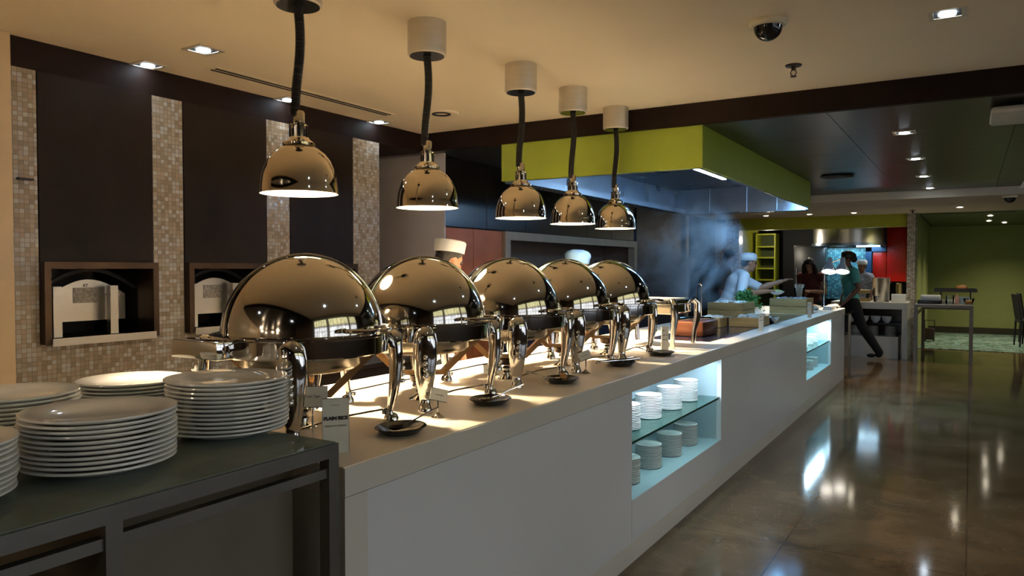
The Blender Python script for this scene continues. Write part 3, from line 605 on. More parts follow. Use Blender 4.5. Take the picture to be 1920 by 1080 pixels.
# ---------------------------------------------------------------- chafing dishes
CH = [1.712, 2.32, 2.95, 3.51, 4.08]; CX = -1.82
def make_chafer(label):
    t = thing('chafing_dish', label, 'chafing dish', (CX, CH[0], .90), group='round roll top chafing dishes')
    RR = .270
    # lid, hemisphere shell slightly squashed
    pr = [(.247, .302)] + [(.247*math.cos(a), .302+.250*math.sin(a)) for a in [i*math.pi/2/22 for i in range(1, 22)]] + [(0, .552)]
    lid = MB().lathe(pr, 64).build('lid', 'lid', t, ang=80)
    T = Matrix.Translation((0, 0, .302)) @ Matrix.Rotation(R(-24), 4, Vector((.52, -.855, 0)).normalized())
    b = MB(); pts = []
    for i in range(0, 33):
        a = math.pi*i/32; pts.append((.2505*math.cos(a)*-.52, .2505*math.cos(a)*.855, .2535*math.sin(a)))
    nn = Vector((.86, -.50, .10)).normalized(); e1 = Vector((.50, .86, 0)).normalized(); e2 = nn.cross(e1); e2 = e2 if e2.z > 0 else -e2
    hh = .062; cr = math.sqrt(.2505**2-hh*hh)
    P2 = [nn*hh+e1*cr*math.cos(math.pi*i/40)+e2*cr*math.sin(math.pi*i/40) for i in range(-4, 45)]
    P2 = [(p.x, p.y, p.z*1.012+.302) for p in P2 if p.z > .002]
    MB().tube(P2, .0035, 8).build('seam_band', 'chrome', lid)
    # oval loop handle towards the guests
    hp = [(.245+.055*math.cos(a)+.03, .085*math.sin(a), .325) for a in [2*math.pi*i/24 for i in range(24)]]
    MB().tube(hp, .007, 8, closed=True).build('handle', 'chrome', t)
    # ring band
    MB().lathe([(.240, .245), (RR-.004, .243), (RR, .247), (RR, .296), (RR+.008, .300), (RR+.008, .306), (RR-.004, .309), (.252, .309), (.246, .303), (.240, .303), (.240, .245)], 64).build('ring', 'chrome', t, ang=40)
    # water pan
    MB().lathe([(0, .187), (.15, .187), (.178, .194), (.192, .210), (.196, .262), (.236, .262)], 56).build('water_pan', mat('pan_steel', (.55, .50, .42), .22, metal=1, var=.06) if 'pan_steel' not in bpy.data.materials else bpy.data.materials['pan_steel'], t, ang=50)
    # square hinge box on the near side between two legs
    bx(-.175, .03, -.345, -.262, .250, .302, bev=.004).build('hinge_box', 'chrome', t, ang=30)
    for sx in (1, -1):
        for sy in (1, -1):
            d = Vector((sx*.19, sy*.22, 0)); d.normalize(); u = Vector((-d.y, d.x, 0))
            prof = [(.268, .296, .010), (.276, .290, .026), (.288, .276, .038), (.297, .250, .043), (.299, .20, .042), (.296, .15, .038), (.289, .10, .030), (.281, .06, .022), (.276, .035, .018), (.279, .022, .022), (.281, .012, .026), (.281, .0015, .026)]
            b = MB(); b.tube([tuple(d*r_+Vector((0, 0, z))) for r_, z, q in prof], [q for _, _, q in prof], 14, up=tuple(u.cross(Vector((0, 0, 1)))) if 0 else None, flat=None)
            o = b.build('leg', 'chrome', t, ang=60)
            # flatten radially: legs are wide and thin
            me = o.data
            for v in me.vertices:
                rad = v.co.x*d.x+v.co.y*d.y
                rc = None
                z = v.co.z
                for (r0, z0, _), (r1, z1, _) in zip(prof[2:], prof[3:]):
                    if z1 <= z <= z0: rc = r1+(r0-r1)*(z-z1)/max(1e-6, z0-z1); break
                if rc is not None and z > .03:
                    nr = rc+(rad-rc)*.55; v.co.x += d.x*(nr-rad); v.co.y += d.y*(nr-rad)
            bb = MB()
            for q in range(4): bb.ball(tuple(d*(.302+.0 - .0*q)+Vector((0, 0, .20-.022*q))+d*.018), .009, seg=8)
            bb.build('beading', 'chrome', o)
            MB().cyl(d.x*.262, d.y*.262, .028, .040, .012).build('foot_nut', 'chrome', o)
    # tan folded bracket under the pan
    q = Vector((.80, .60, 0)); n = Vector((-.60, .80, 0))
    pts = [(-.20, .236), (-.075, .112), (.075, .112), (.20, .236), (.232, .236), (.092, .098), (-.092, .098), (-.232, .236)]
    b = MB(); b.poly([tuple(q*a+Vector((0, 0, z))-n*.028) for a, z in pts], tuple(n*.056)); b.build('bracket', 'brown', t, smooth=False)
    # thin wire brace near the counter
    b = MB(); b.tube([(.19*.93, -.22*.93, .045), (.165, 0, .05), (.19*.93, .22*.93, .045)], .0035, 6).build('brace', 'chrome', t); MB().tube([(-.19*.93, -.22*.93, .045), (-.165, 0, .05), (-.19*.93, .22*.93, .045)], .0035, 6).build('brace', 'chrome', t)
    return t
ch0 = make_chafer('polished dome chafing dish nearest the plate stacks, the largest of five')
ch0['label'] = 'polished dome chafing dish beside the tallest plate stack'
CHL = []
for y, l in zip(CH[1:], ['polished dome chafing dish, second along, with small angled card in front', 'polished dome chafing dish in the middle of the row of five',
                         'polished dome chafing dish, fourth along, pale blue cap behind it', 'polished dome chafing dish, fifth and last, next to the open pan']):
    CHL.append(dup(ch0, (CX, y, .90), label=l))
for c_ in CHL:
    for k in list(c_.children):
        if k.name.startswith('hinge_box'): bpy.data.objects.remove(k)
# burners under them
b0 = None
for i, y in enumerate(CH):
    lab = 'fuel burner on beaded chrome stem under the %s chafing dish' % ORD[i+1]
    if b0 is None:
        b0 = thing('fuel_burner', lab, 'burner', (CX, y, .90), group='fuel burners under chafing dishes')
        MB().lathe([(0, 0), (.045, 0), (.047, .004), (.030, .012), (.016, .022), (.022, .032), (.012, .042), (.020, .052), (.011, .060), (.014, .066), (0, .068)], 24).build('stand', 'chrome', b0)
        MB().lathe([(0, .068), (.036, .068), (.042, .073), (.046, .095), (.044, .095), (.036, .076), (0, .073)], 28).build('fuel_cup', 'bframe', b0)
    else: dup(b0, (CX, y, .90), label=lab)
# ---------------------------------------------------------------- open rectangular chafer
t = thing('open_chafer', 'open rectangular chafing dish with steaming pan next to last dome', 'chafing dish', (-1.80, 4.78, .903))
b = MB(); b.box(-.20, .20, -.20, .22, .27, .30, bev=.006); b.build('rim', 'chrome', t, smooth=False)
bx(-.19, .19, -.19, .21, .21, .27, bev=.01).build('water_pan', 'chrome', t, smooth=False)
bx(-.165, .165, -.165, .185, .30, .306).build('food', mat('pale_stew', (.55, .55, .5), .3, var=.1), t)
for sx in (1, -1):
    for sy in (1, -1):
        MB().tube([(sx*.20, sy*.21+.01, .30), (sx*.222, sy*.232+.01, .27), (sx*.222, sy*.232+.01, .18), (sx*.205, sy*.215+.01, .08), (sx*.20, sy*.21+.01, .0005)], [.02, .026, .024, .014, .017], 12).build('leg', 'chrome', t)
tag(MB().tube([(-1.80, 4.66, 1.225), (-1.84, 4.72, 1.25), (-1.86, 4.66, 1.30)], .006, 8).box(-1.872, -1.852, 4.63, 4.67, 1.275, 1.325).build('serving_spoon', 'chrome'), 'steel serving spoon handle sticking up from the open pan', 'spoon')
# ---------------------------------------------------------------- heat lamps
def make_lamp(label):
    t = thing('heat_lamp', label, 'lamp', (LAMP_X, LAMP_Y[0], 2.55), group='retractable heat lamps')
    MB().lathe([(0, -.155), (.082, -.155), (.089, -.150), (.090, -.144), (.090, 0)], 40).build('canister', 'satin', t)
    MB().lathe([(0, -.158), (.080, -.158), (.0805, -.154), (0, -.154)], 40).build('canister_base', 'smoked', t)
    z1 = -.156; z0 = RIM-2.55+.29
    path = []; n_ = 120
    # ribbed spring cord, gently bowed
    rr = []
    for i in range(n_+1):
        u = i/n_; path.append((.006*math.sin(u*5.2), .008*math.sin(u*4.1+.5)-.0038, z1+(z0-z1)*u)); rr.append(.0192 if i % 2 else .0150)
    MB().tube(path, rr, 10).build('spring_cord', 'cord', t, ang=80)
    rz = RIM-2.55
    sh = MB().lathe([(.1455, 0), (.1445, .003), (.1425, .03), (.1385, .065), (.130, .095), (.117, .125), (.098, .150), (.072, .170), (.052, .180)], 56).build('shade', 'nickel', t, loc=(0, 0, rz), ang=80)
    MB().lathe([(.1455, -.0005), (.142, 0), (.140, .03), (.136, .065), (.1275, .094), (.1145, .123), (.096, .147), (.070, .167), (.0, .170)], 56).build('reflector', 'lampin', sh, ang=80)
    MB().lathe([(.052, .178), (.060, .182), (.060, .190), (.052, .196), (.040, .205), (.036, .212)], 40).build('flange', 'nickel', t, loc=(0, 0, rz), ang=50)
    b = MB(); b.lathe([(.031, .20), (.031, .255), (.034, .257), (.034, .262), (.022, .264), (.022, .305), (.018, .312), (0, .312)], 32)
    nk = b.build('socket', 'nickel', t, loc=(0, 0, rz), ang=40)
    b = MB()
    for k in range(8):
        a = k*math.pi/4; b.box(.0305, .0320, -.005, .005, .215, .243, T=Matrix.Rotation(a, 4, 'Z'))
    b.build('cooling_slots', 'black', nk)
    MB().ball((0, 0, .075), .045, sc3=(1, 1, 1.15)).build('bulb', 'bulb', t, loc=(0, 0, rz))
    return t
l0 = make_lamp('polished heat lamp nearest the plates, canister cut off at top')
l0['label'] = 'polished heat lamp hanging above the first dome, its canister cut by the photo'
for y, l in zip(LAMP_Y[1:], ['polished heat lamp, second along, hanging before the grey wall', 'polished heat lamp in the middle of the five', 'polished heat lamp, fourth along, hanging before the green hood', 'polished heat lamp, fifth and smallest looking, by the dark beam']):
    dup(l0, (LAMP_X, y, 2.55), label=l)
# ---------------------------------------------------------------- small things on the counter
def spoon_rest(loc, rz, label, round_=1.0):
    t = thing('spoon_rest', label, 'plate', loc, rz, group='black spoon rest plates')
    T = Matrix.Diagonal((.84, 1, 1, 1))
    MB().lathe([(0, .003), (.05, .0005), (.06, .0005), (.088, .018), (.092, .021), (.089, .023), (.06, .007), (0, .006)], 36, T=T).build('dish', 'blackg', t, ang=60)
    return t
def ladle(loc, rz, label, m='chrome', name='serving_spoon'):
    t = thing(name, label, 'spoon', loc, rz, group='serving spoons on rest plates')
    MB().lathe([(0, 0), (.016, .002), (.026, .008), (.030, .015), (.028, .015), (.015, .005), (0, .003)], 24, T=Matrix.Diagonal((.60, .95, .9, 1))).build('bowl', m, t)
    MB().tube([(0, .026, .013), (0, .06, .020), (0, .11, .036), (0, .165, .05)], [.004, .0035, .004, .0055], 8, flat=.6).build('handle', m, t)
    return t
SR = [(-1.50, 1.81), (-1.535, 2.375), (-1.55, 2.98), (-1.555, 3.66), (-1.54, 4.22)]
tl = ['with a copper spoon beside the rice card', 'holding a steel spoon, second along', 'with an orange sauce smear, third along', 'under crossed tongs, fourth along', 'with a ladle bowl, by the upright card']
for i, ((x, y), l) in enumerate(zip(SR, tl)):
    spoon_rest((x, y, .90), R(12), 'black oval spoon rest plate '+l)
ladle((-1.51, 1.80, .9085), R(-15), 'copper handled spoon lying on the rest plate beside the rice card', 'bframe')
ladle((-1.545, 2.365, .9085), R(-25), 'steel spoon lying on the second black rest plate')
ladle((-1.56, 2.97, .9085), R(150), 'steel spoon on the rest plate with orange sauce')
ladle((-1.585, 4.21, .9085), R(165), 'steel ladle on the last black rest plate')
tag(MB().ball((-1.555, 3.01, .924), .018, sc3=(1, 1, .8)).ball((-1.54, 2.985, .921), .013).build('sauce_lump', 'food'), 'lump of orange sauced food on the third black rest plate', 'food')
t = thing('tongs', 'steel serving tongs lying across the fourth black rest plate', 'tongs', (-1.565, 3.64, .926), R(-30))
for s_ in (-1, 1): MB().tube([(s_*.004, -.13, 0), (s_*.022, -.05, .004), (s_*.026, .06, .004), (s_*.030, .12, .008)], [.005, .0045, .005, .009], 8, flat=.5).build('arm', 'chrome', t)
MB().ball((0, -.132, 0), .009).build('hinge', 'chrome', t)
def text(body, size, parent, loc, rot, m='ink', name='lettering', bold=0):
    c = bpy.data.curves.new(name, 'FONT'); c.body = body; c.size = size; c.align_x = 'CENTER'; c.extrude = .0002; c.offset = bold
    c.materials.append(M[m]); o = bpy.data.objects.new(name, c); COL.objects.link(o); o.parent = parent; o.location = loc; o.rotation_euler = rot
    return o
def strokes(parent, loc, rot, w_, h, seed, name='lettering'):
    """a line of print too small to read: short ink marks grouped like words"""
    rr = random.Random(seed); b = MB(); x = -w_/2
    while x < w_/2-h*.5:
        q = h*rr.uniform(.25, .5); b.box(x, x+q, -.0002, 0, 0, h*rr.choice((.6, .6, 1))); x += q+h*(.18 if rr.random() < .8 else .7)
    return b.build(name, 'ink', parent, loc=loc, rot=rot, smooth=False)
# upright acrylic card PLAIN RICE
t = thing('rice_card', 'upright white card reading PLAIN RICE at the counter corner', 'sign', (-1.487, 1.517, .90), R(52))
bx(-.036, .036, -.0015, .0015, .0005, .152).build('card', 'paper', t, smooth=False)
b = MB(); b.box(-.037, .037, -.0028, -.0022, .1515, .1535); b.box(-.037, -.0362, -.0028, -.0022, .0, .1535); b.box(.0362, .037, -.0028, -.0022, .0, .1535); b.build('holder_edge', 'frame', t, smooth=False)
text('PLAIN RICE', .0130, t, (0, -.0032, .093), (R(90), 0, 0), bold=.0007)
text('Replete your Rewards', .0062, t, (0, -.0032, .075), (R(90), 0, 0))
strokes(t, (0, -.0017, .132), (0, 0, 0), .024, .0035, 3).data.materials[0] = M['beige']
def card(loc, rz, h, label, words_, tilt=-18, w_=.06, hh=.036, roll=0):
    t = thing('menu_card', label, 'sign', loc, rz, group='dish name cards on chrome stands')
    MB().lathe([(0, 0), (.022, 0), (.023, .003), (.013, .008), (.006, .016), (.003, .02), (.003, h-.01), (0, h-.01)], 20).build('stand', 'chrome', t)
    c = bx(-w_/2, w_/2, -.001, .001, -.004, hh).build('card', 'paper', t, loc=(0, -.006, h-.012), rot=(R(tilt), R(roll), 0), smooth=False)
    b = MB(); b.box(-w_/2-.001, w_/2+.001, -.0015, .0012, hh, hh+.0015); b.box(-w_/2-.001, w_/2+.001, -.0015, .0012, -.0055, -.004); b.build('border', 'ink', c, smooth=False)
    if words_: text(words_, .010, c, (0, -.0014, hh/2-.004), (R(90), 0, 0))
    else: strokes(c, (0, -.0011, hh/2-.004), (0, 0, 0), w_*.6, .004, int(loc[1]*100))
    return t
card((-1.62, 1.56, .90), R(38), .125, 'tilted dish card half hidden behind the PLAIN RICE card', 'Fresh Tiger', w_=.085, hh=.055)
card((-1.545, 2.06, .90), R(50), .075, 'small tilted dish card before second chafing dish leg', '', roll=14)
card((-1.70, 2.63, .90), R(45), .085, 'small dish card standing between second and third chafing dishes', '')
card((-1.585, 3.30, .90), R(45), .085, 'small tilted dish card before the fourth chafing dish', '', roll=-18)
for loc, l, h, w2, lines in (((-1.577, 4.40, .90), 'narrow upright card with three text lines by last spoon rest', .155, .03, ('BEEF', 'SOUP', 'NOODLE')),
                      ((-1.445, 6.29, .90), 'narrow upright card beside the wooden boxes on the counter edge', .135, .028, ('DIM', 'SUM')),
                      ((-1.40, 8.18, .90), 'narrow upright card before the wooden steamer near the far niche', .16, .03, ('BAO',))):
    t = thing('upright_card', l, 'sign', loc, R(48), group='narrow upright cards')
    bx(-w2, w2*.6, -.002, .002, 0.0005, h).build('card', 'paper', t, smooth=False)
    for i, s_ in enumerate(lines): strokes(t, (-w2*.2, -.0021, h*.82-i*.028), (0, 0, 0), w2*1.1, .007, i+5)

for o in [o for o in COL.objects if o.name.split('.')[0] == 'oven_hatch']:
    if 'cream' in o['label']: text('KT', .022, [c for c in o.children if c.name.startswith('oven_door')][0], (-.1870, .14+.20, .115+.19), (R(90), 0, R(90)), bold=.0006)
# ---------------------------------------------------------------- people
def head_mesh(b, T):
    b.ball((0, -.012, .035), .080, T, sc3=(.93, 1.16, 1.05)); b.ball((0, .022, -.035), .058, T, sc3=(.98, 1.05, 1.15))
    b.ball((0, .050, -.075), .026, T, sc3=(1.1, 1, .9))                       # chin
    b.tube([(0, .080, .022), (0, .098, -.012), (0, .088, -.022)], [.008, .013, .010], 8, T)   # nose
    b.ball((0, .074, -.043), .013, T, sc3=(1.6, .9, .45)); b.ball((0, .072, -.054), .013, T, sc3=(1.4, .9, .5))
    b.ball((0, .062, .038), .03, T, sc3=(1.7, .7, .4))                        # brow
    for s in (-1, 1): b.ball((s*.077, -.010, -.002), .022, T, sc3=(.38, .75, 1.35))
def hand_mesh(b, wrist, direc, palm_up, s=1, side=1, curl=.5):
    f = Vector(direc).normalized(); n = Vector(palm_up); n = (n-f*n.dot(f)).normalized(); x = f.cross(n)*side
    T = Matrix((( x.x, f.x, n.x, wrist[0]), (x.y, f.y, n.y, wrist[1]), (x.z, f.z, n.z, wrist[2]), (0, 0, 0, 1))) @ Matrix.Scale(s, 4)
    b.ball((0, .048, 0), .045, T, sc3=(.85, 1.1, .38))
    for i, L_ in enumerate((.068, .078, .072, .056)):
        fx = -.030+i*.020; c = curl
        b.tube([(fx*.8, .07, 0), (fx, .095, .002), (fx*1.05, .095+L_*.42, .002+L_*.25*c), (fx*1.05, .095+L_*.75, .002+L_*.7*c)], [.0095, .0090, .0085, .007], 8, T)
    b.tube([(-.028, .02, 0), (-.052, .05, .008), (-.056, .078, .020)], [.012, .011, .009], 8, T)
def person(label, loc, rz, h=1.68, lean=0, nod=0, over=None, skin='skin', shirt='white', sleeve=.55, trousers='blackc', hair='short', hat=None, vox=.012, extra=None):
    t = thing('person', label, 'person', loc, rz)
    s = h/1.72
    J = dict(pel=(0, 0, .95), wst=(0, .01, 1.08), chs=(0, 0, 1.28), nk0=(0, -.01, 1.42), nk1=(0, .015, 1.50), hd=(0, .03, 1.60),
             sl=(-.18, 0, 1.40), sr=(.18, 0, 1.40), el=(-.235, -.02, 1.12), er=(.235, -.02, 1.12), wl=(-.24, .07, .89), wr=(.24, .07, .89),
             hl=(-.09, 0, .92), hr=(.09, 0, .92), kl=(-.10, .02, .50), kr=(.10, .02, .50), al=(-.10, -.02, .09), ar=(.10, -.02, .09))
    J = {k: Vector(v) for k, v in J.items()}
    Rl = Matrix.Rotation(-R(lean), 3, 'X'); piv = Vector((0, 0, .95))
    for k in ('wst', 'chs', 'nk0', 'nk1', 'hd', 'sl', 'sr', 'el', 'er', 'wl', 'wr'):
        v = J[k]-piv; J[k] = piv+Rl @ v
    J = {k: v*s for k, v in J.items()}
    for k, v in (over or {}).items(): J[k] = Vector(v)
    Th = Matrix.Translation(J['hd']) @ Matrix.Rotation(-R(lean*.35+nod), 4, 'X') @ Matrix.Scale(s, 4)
    def torso(b, g):
        for k, r_, sc3 in (('pel', .115, (1.35, .98, 1.0)), ('wst', .105, (1.28, .9, 1.2)), ('chs', .125, (1.30, .88, 1.15))): b.ball(tuple(J[k]), (r_)*s+g, sc3=sc3)
        m = (J['chs']+J['nk0'])/2; b.ball(tuple(m), .105*s+g, sc3=(1.45, .8, .85)); b.ball(tuple((J['wst']+J['chs'])/2), .11*s+g, sc3=(1.28, .9, 1.1))
        b.tube([tuple(J['sl']), tuple(J['nk0']), tuple(J['sr'])], [.058*s+g, .066*s+g, .058*s+g], 12)
    def limb(b, ks, rs, g, f=1):
        P_ = [J[k] for k in ks]
        if f < 1 and len(P_) == 3:
            pass
        pts = [P_[0]]; rr = [rs[0]*s+g]
        for a, c, ra, rc in zip(P_, P_[1:], rs, rs[1:]):
            for u in (.35, .7, 1): pts.append(a.lerp(c, u)); rr.append((ra+(rc-ra)*u+(.006 if u == .35 else 0))*s+g)
        n = max(2, int(round(len(pts)*f))); pts = pts[:n]; rr = rr[:n]
        b.tube([tuple(p) for p in pts], rr, 12); b.ball(tuple(pts[0]), rr[0])
        if f == 1: b.ball(tuple(pts[-1]), rr[-1])
    b = MB(); torso(b, 0)
    b.tube([tuple(J['nk0']), tuple(J['nk1']), tuple(J['hd'])], [.062*s, .053*s, .052*s], 12)
    head_mesh(b, Th)
    for q in 'lr':
        limb(b, ['s'+q, 'e'+q, 'w'+q], [.052, .040, .028], 0)
        limb(b, ['h'+q, 'k'+q, 'a'+q], [.088, .058, .040], 0)
        d = J['w'+q]-J['e'+q]; hand_mesh(b, J['w'+q], d, (0, 1, .2) if abs(d.normalized().z) > .7 else (0, 0, -1), s, 1 if q == 'r' else -1)
    body = b.build('body', skin, t)
    rm = body.modifiers.new('union', 'REMESH'); rm.mode = 'VOXEL'; rm.voxel_size = vox; rm.use_smooth_shade = True
    sm = body.modifiers.new('soften', 'SMOOTH'); sm.factor = .5; sm.iterations = 3
    def cloth(name, m, fn, v=.014):
        b = MB(); fn(b); o = b.build(name, m, t)
        r_ = o.modifiers.new('union', 'REMESH'); r_.mode = 'VOXEL'; r_.voxel_size = v; r_.use_smooth_shade = True
        k = o.modifiers.new('soften', 'SMOOTH'); k.factor = .5; k.iterations = 4; return o
    def f_sh(b):
        torso(b, .014)
        for q in 'lr': limb(b, ['s'+q, 'e'+q, 'w'+q], [.055, .044, .032], .014, sleeve)
    def f_tr(b):
        b.ball(tuple(J['pel']-Vector((0, 0, .03))), .118*s, sc3=(1.38, 1.02, 1.0))
        for q in 'lr': limb(b, ['h'+q, 'k'+q, 'a'+q], [.09, .066, .052], .010)
    cloth('shirt', shirt, f_sh); cloth('trousers', trousers, f_tr)
    for q in 'lr':
        a = J['a'+q]; b = MB(); b.ball((a.x, a.y+.01, max(.045, a.z-.04)), .045, sc3=(.95, 1.2, .9)); b.ball((a.x, a.y+.12, max(.035, a.z-.05)), .042, sc3=(1, 1.6, .75)); b.build('shoe', 'blackc', t)
    for x in (-.031, .031): MB().ball((x, .070, .018), .0125, Th).build('eye', 'ink', t)
    b = MB()
    if hair == 'short':
        b.ball((0, -.022, .048), .083, Th, sc3=(.97, 1.12, 1.02)); b.ball((0, -.060, .0), .062, Th, sc3=(1.05, .8, 1.0))
    elif hair == 'long':
        b.ball((0, -.020, .052), .087, Th, sc3=(1.02, 1.12, 1.02))
        for sx in (-1, 1): b.tube([tuple(Th @ Vector(p)) for p in ((sx*.055, .02, .06), (sx*.085, .01, 0), (sx*.095, .0, -.10), (sx*.10, .02, -.20), (sx*.085, .04, -.28))], [.03, .035, .042, .04, .02], 10)
        b.tube([tuple(Th @ Vector(p)) for p in ((0, -.06, .04), (0, -.09, -.05), (0, -.09, -.18), (0, -.08, -.28))], [.05, .07, .075, .04], 12)
    elif hair == 'bun':
        b.ball((0, -.022, .052), .090, Th, sc3=(1.02, 1.14, 1.04)); b.ball((0, -.115, .0), .052, Th, sc3=(1.1, 1, 1.1)); b.ball((0, -.10, .06), .05, Th); b.ball((0, .02, .10), .05, Th, sc3=(1.3, 1.2, .6))
    hr_ = b.build('hair', 'hair', t)
    r_ = hr_.modifiers.new('union', 'REMESH'); r_.mode = 'VOXEL'; r_.voxel_size = .008; r_.use_smooth_shade = True
    if hat == 'pill':
        Tt = Th @ Matrix.Translation((0, -.025, .072)) @ Matrix.Rotation(R(12), 4, 'X')
        MB().lathe([(.088, -.015), (.094, -.012), (.100, .055), (.092, .066), (0, .070)], 32, Tt @ Matrix.Diagonal((.95, 1.12, 1, 1))).build('hat', 'white', t, ang=50)
    elif hat == 'cap':
        Tt = Th @ Matrix.Translation((0, -.02, .055)) @ Matrix.Rotation(R(8), 4, 'X')
        MB().lathe([(.086, -.02), (.092, -.016), (.094, .02), (.092, .045), (.078, .068), (.05, .080), (0, .086)], 32, Tt @ Matrix.Diagonal((.97, 1.14, 1, 1))).build('hat', 'white', t, ang=80)
    elif hat == 'blue':
        Tt = Th @ Matrix.Translation((0, -.025, .05)) @ Matrix.Rotation(R(14), 4, 'X')
        b = MB(); b.lathe([(.085, -.03), (.093, -.026), (.097, .01), (.106, .03), (.104, .055), (.085, .078), (.045, .092), (0, .094)], 32, Tt @ Matrix.Diagonal((.97, 1.14, 1, 1)))
        b.build('hat', 'bluew', t, ang=80)
    if extra: extra(t, J, Th)
    return t
person('person in white flat hat seen from behind between second and third domes', (-2.72, 3.62, 0), R(-22), 1.56, lean=6, nod=18, shirt='white', hair='short', hat='pill')
person('person in pale blue soft cap behind the fourth dome', (-2.64, 5.22, 0), R(-28), 1.53, lean=5, nod=15, shirt='white', hat='blue')
# the chef reaching over the counter; arm targets are given in the person's own axes
def loc_of(base, rz, p):
    v = Matrix.Rotation(-rz, 3, 'Z') @ (Vector(p)-Vector(base)); return tuple(v)
B = (-2.60, 9.33, 0); rz = R(-58.7)
ov = dict(wr=loc_of(B, rz, (-2.08, 9.33, 1.13)), er=loc_of(B, rz, (-2.34, 9.10, 1.10)), wl=loc_of(B, rz, (-1.975, 9.575, 1.245)), el=loc_of(B, rz, (-2.20, 9.50, 1.165)))
person('person in white cap and short sleeved white shirt reaching over the counter', B, rz, 1.66, lean=27, nod=0, over=ov, shirt='white', hat='cap', sleeve=.5, vox=.009)
t = thing('salad_bowl', 'bowl of pale salad held by the reaching person in white cap', 'bowl', (-1.99, 9.42, 1.085))
MB().lathe([(0, 0), (.035, .002), (.07, .02), (.09, .045), (.086, .045), (.06, .02), (0, .008)], 28).build('bowl', 'plate', t); MB().ball((0, 0, .035), .07, sc3=(1, 1, .45)).build('salad', mat('pale_salad', (.35, .42, .16), .6, var=.5, scale=60, bump=.5), t)
person('person with black hair and dark olive shirt standing in the smoke', (-3.12, 10.92, 0), R(-70), 1.68, lean=12, nod=10, shirt='olivec', skin='skin2', hair='short')
B = (-2.20, 13.05, 0); rz = R(172)
ov = dict(wr=loc_of(B, rz, (-2.22, 12.72, 1.02)), er=loc_of(B, rz, (-2.30, 12.95, .98)), wl=loc_of(B, rz, (-2.25, 12.68, 1.04)), el=loc_of(B, rz, (-1.98, 12.90, 1.02)))
person('person with long black hair and dark red sleeveless top leaning over food', B, rz, 1.58, lean=14, nod=20, over=ov, shirt='redc', sleeve=.2, hair='long')
def strap(t, J, Th):
    MB().tube([tuple(J['sl']+Vector((.04, .02, .085))), tuple(J['chs']+Vector((.05, -.15, .02))), tuple(J['wst']+Vector((.16, -.10, 0)))], .012, 8, flat=.5).build('bag_strap', 'blackc', t)
B = (-1.58, 12.70, 0); rz = R(118)
ov = dict(al=(-.09, -.40, .115), kl=(-.10, -.13, .52), kr=(.10, .10, .50), ar=(.10, .16, .09), wl=(-.22, .16, .90), el=(-.24, -.02, 1.10))
person('person in teal short sleeved top and black trousers walking past the counter end', B, rz, 1.66, lean=4, over=ov, shirt='tealc', skin='skin2', sleeve=.4, hair='bun', extra=strap)
person('person in pale cap and patterned shirt standing in the far blue kitchen', (-1.66, 14.85, 0), R(150), 1.54, nod=8, shirt=mat('patterned_cotton', (.25, .28, .36), .9, var=.7, scale=50), skin='skin2', hat='cap')

# ---------------------------------------------------------------- food station on the counter
def wbox(name, label, x0, x1, y0, y1, z0, z1, fill, tiers=1, grp='wooden boxes on the counter'):
    t = thing(name, label, 'box', ((x0+x1)/2, (y0+y1)/2, z0), group=grp); a = (x1-x0)/2; c = (y1-y0)/2; h = z1-z0
    for k in range(tiers):
        l_ = h*k/tiers+.001; u = h*(k+1)/tiers-.007; b = MB()
        b.box(-a, a, -c, -c+.012, l_, u); b.box(-a, a, c-.012, c, l_, u); b.box(-a, -a+.012, -c+.012, c-.012, l_, u); b.box(a-.012, a, -c+.012, c-.012, l_, u)
        b.build('tier' if tiers > 1 else 'wall', 'wood', t, smooth=False)
    bx(-a+.012, a-.012, -c+.012, c-.012, 0.001, h*.5, ).build('base', 'wood', t, smooth=False)
    b = MB(); rr = random.Random(len(label))
    for _ in range(26): b.ball((rr.uniform(-a+.04, a-.04), rr.uniform(-c+.04, c-.04), h-.02+rr.uniform(0, .018)), rr.uniform(.018, .032), seg=8, sc3=(1, 1, .6))
    o = b.build('filling', fill, t); o['kind'] = 'stuff'
    return t
M['bulb_small'] = glow('carving_lamp_bulb', (1, .93, .82), 2.5)
M['bright'] = mat('bright_satin_chrome', (.85, .85, .85), .22, metal=.75, var=.02)
WHF = mat('white_food', (.60, .58, .50), .6, var=.15, scale=30)
zt = .9045
wbox('wooden_box', 'long wooden box of white food near the upright card', -1.78, -1.53, 6.55, 6.95, zt, zt+.085, WHF, 1)
wbox('wooden_box', 'smaller wooden box of pale food behind the brown pot', -2.02, -1.80, 6.35, 6.62, zt, zt+.085, WHF, 1)
wbox('wooden_box', 'large two tier wooden box with paper, under the herbs', -2.38, -2.00, 7.92, 8.38, .901, 1.05, WHF, 2)
wbox('bamboo_steamer', 'big two tier square wooden steamer near the far niche', -1.92, -1.53, 8.72, 9.15, .901, 1.075, mat('foil_topping', (.5, .5, .52), .25, metal=.7, var=.6, scale=40), 2)
tag(MB().box(-1.90, -1.66, 5.42, 5.80, zt, zt+.11, bev=.012).build('earthen_pot', 'copper'), 'square red brown earthenware dish beside the open pan', 'dish')
tag(MB().tube([(-1.86, 5.50, zt+.125), (-1.80, 5.56, zt+.13), (-1.72, 5.72, zt+.13), (-1.70, 5.78, zt+.122)], [.018, .015, .012, .016], 8, flat=.4).build('serving_tongs', 'chrome'), 'chrome tongs resting on the red brown dish', 'tongs')
tag(MB().box(-1.66, -1.50, 5.45, 5.85, .901, .903).build('placemat', mat('dark_red_mat', (.10, .02, .015), .4)), 'thin dark red mat at the edge of the black inlay', 'mat')
b = MB(); rr = random.Random(4)
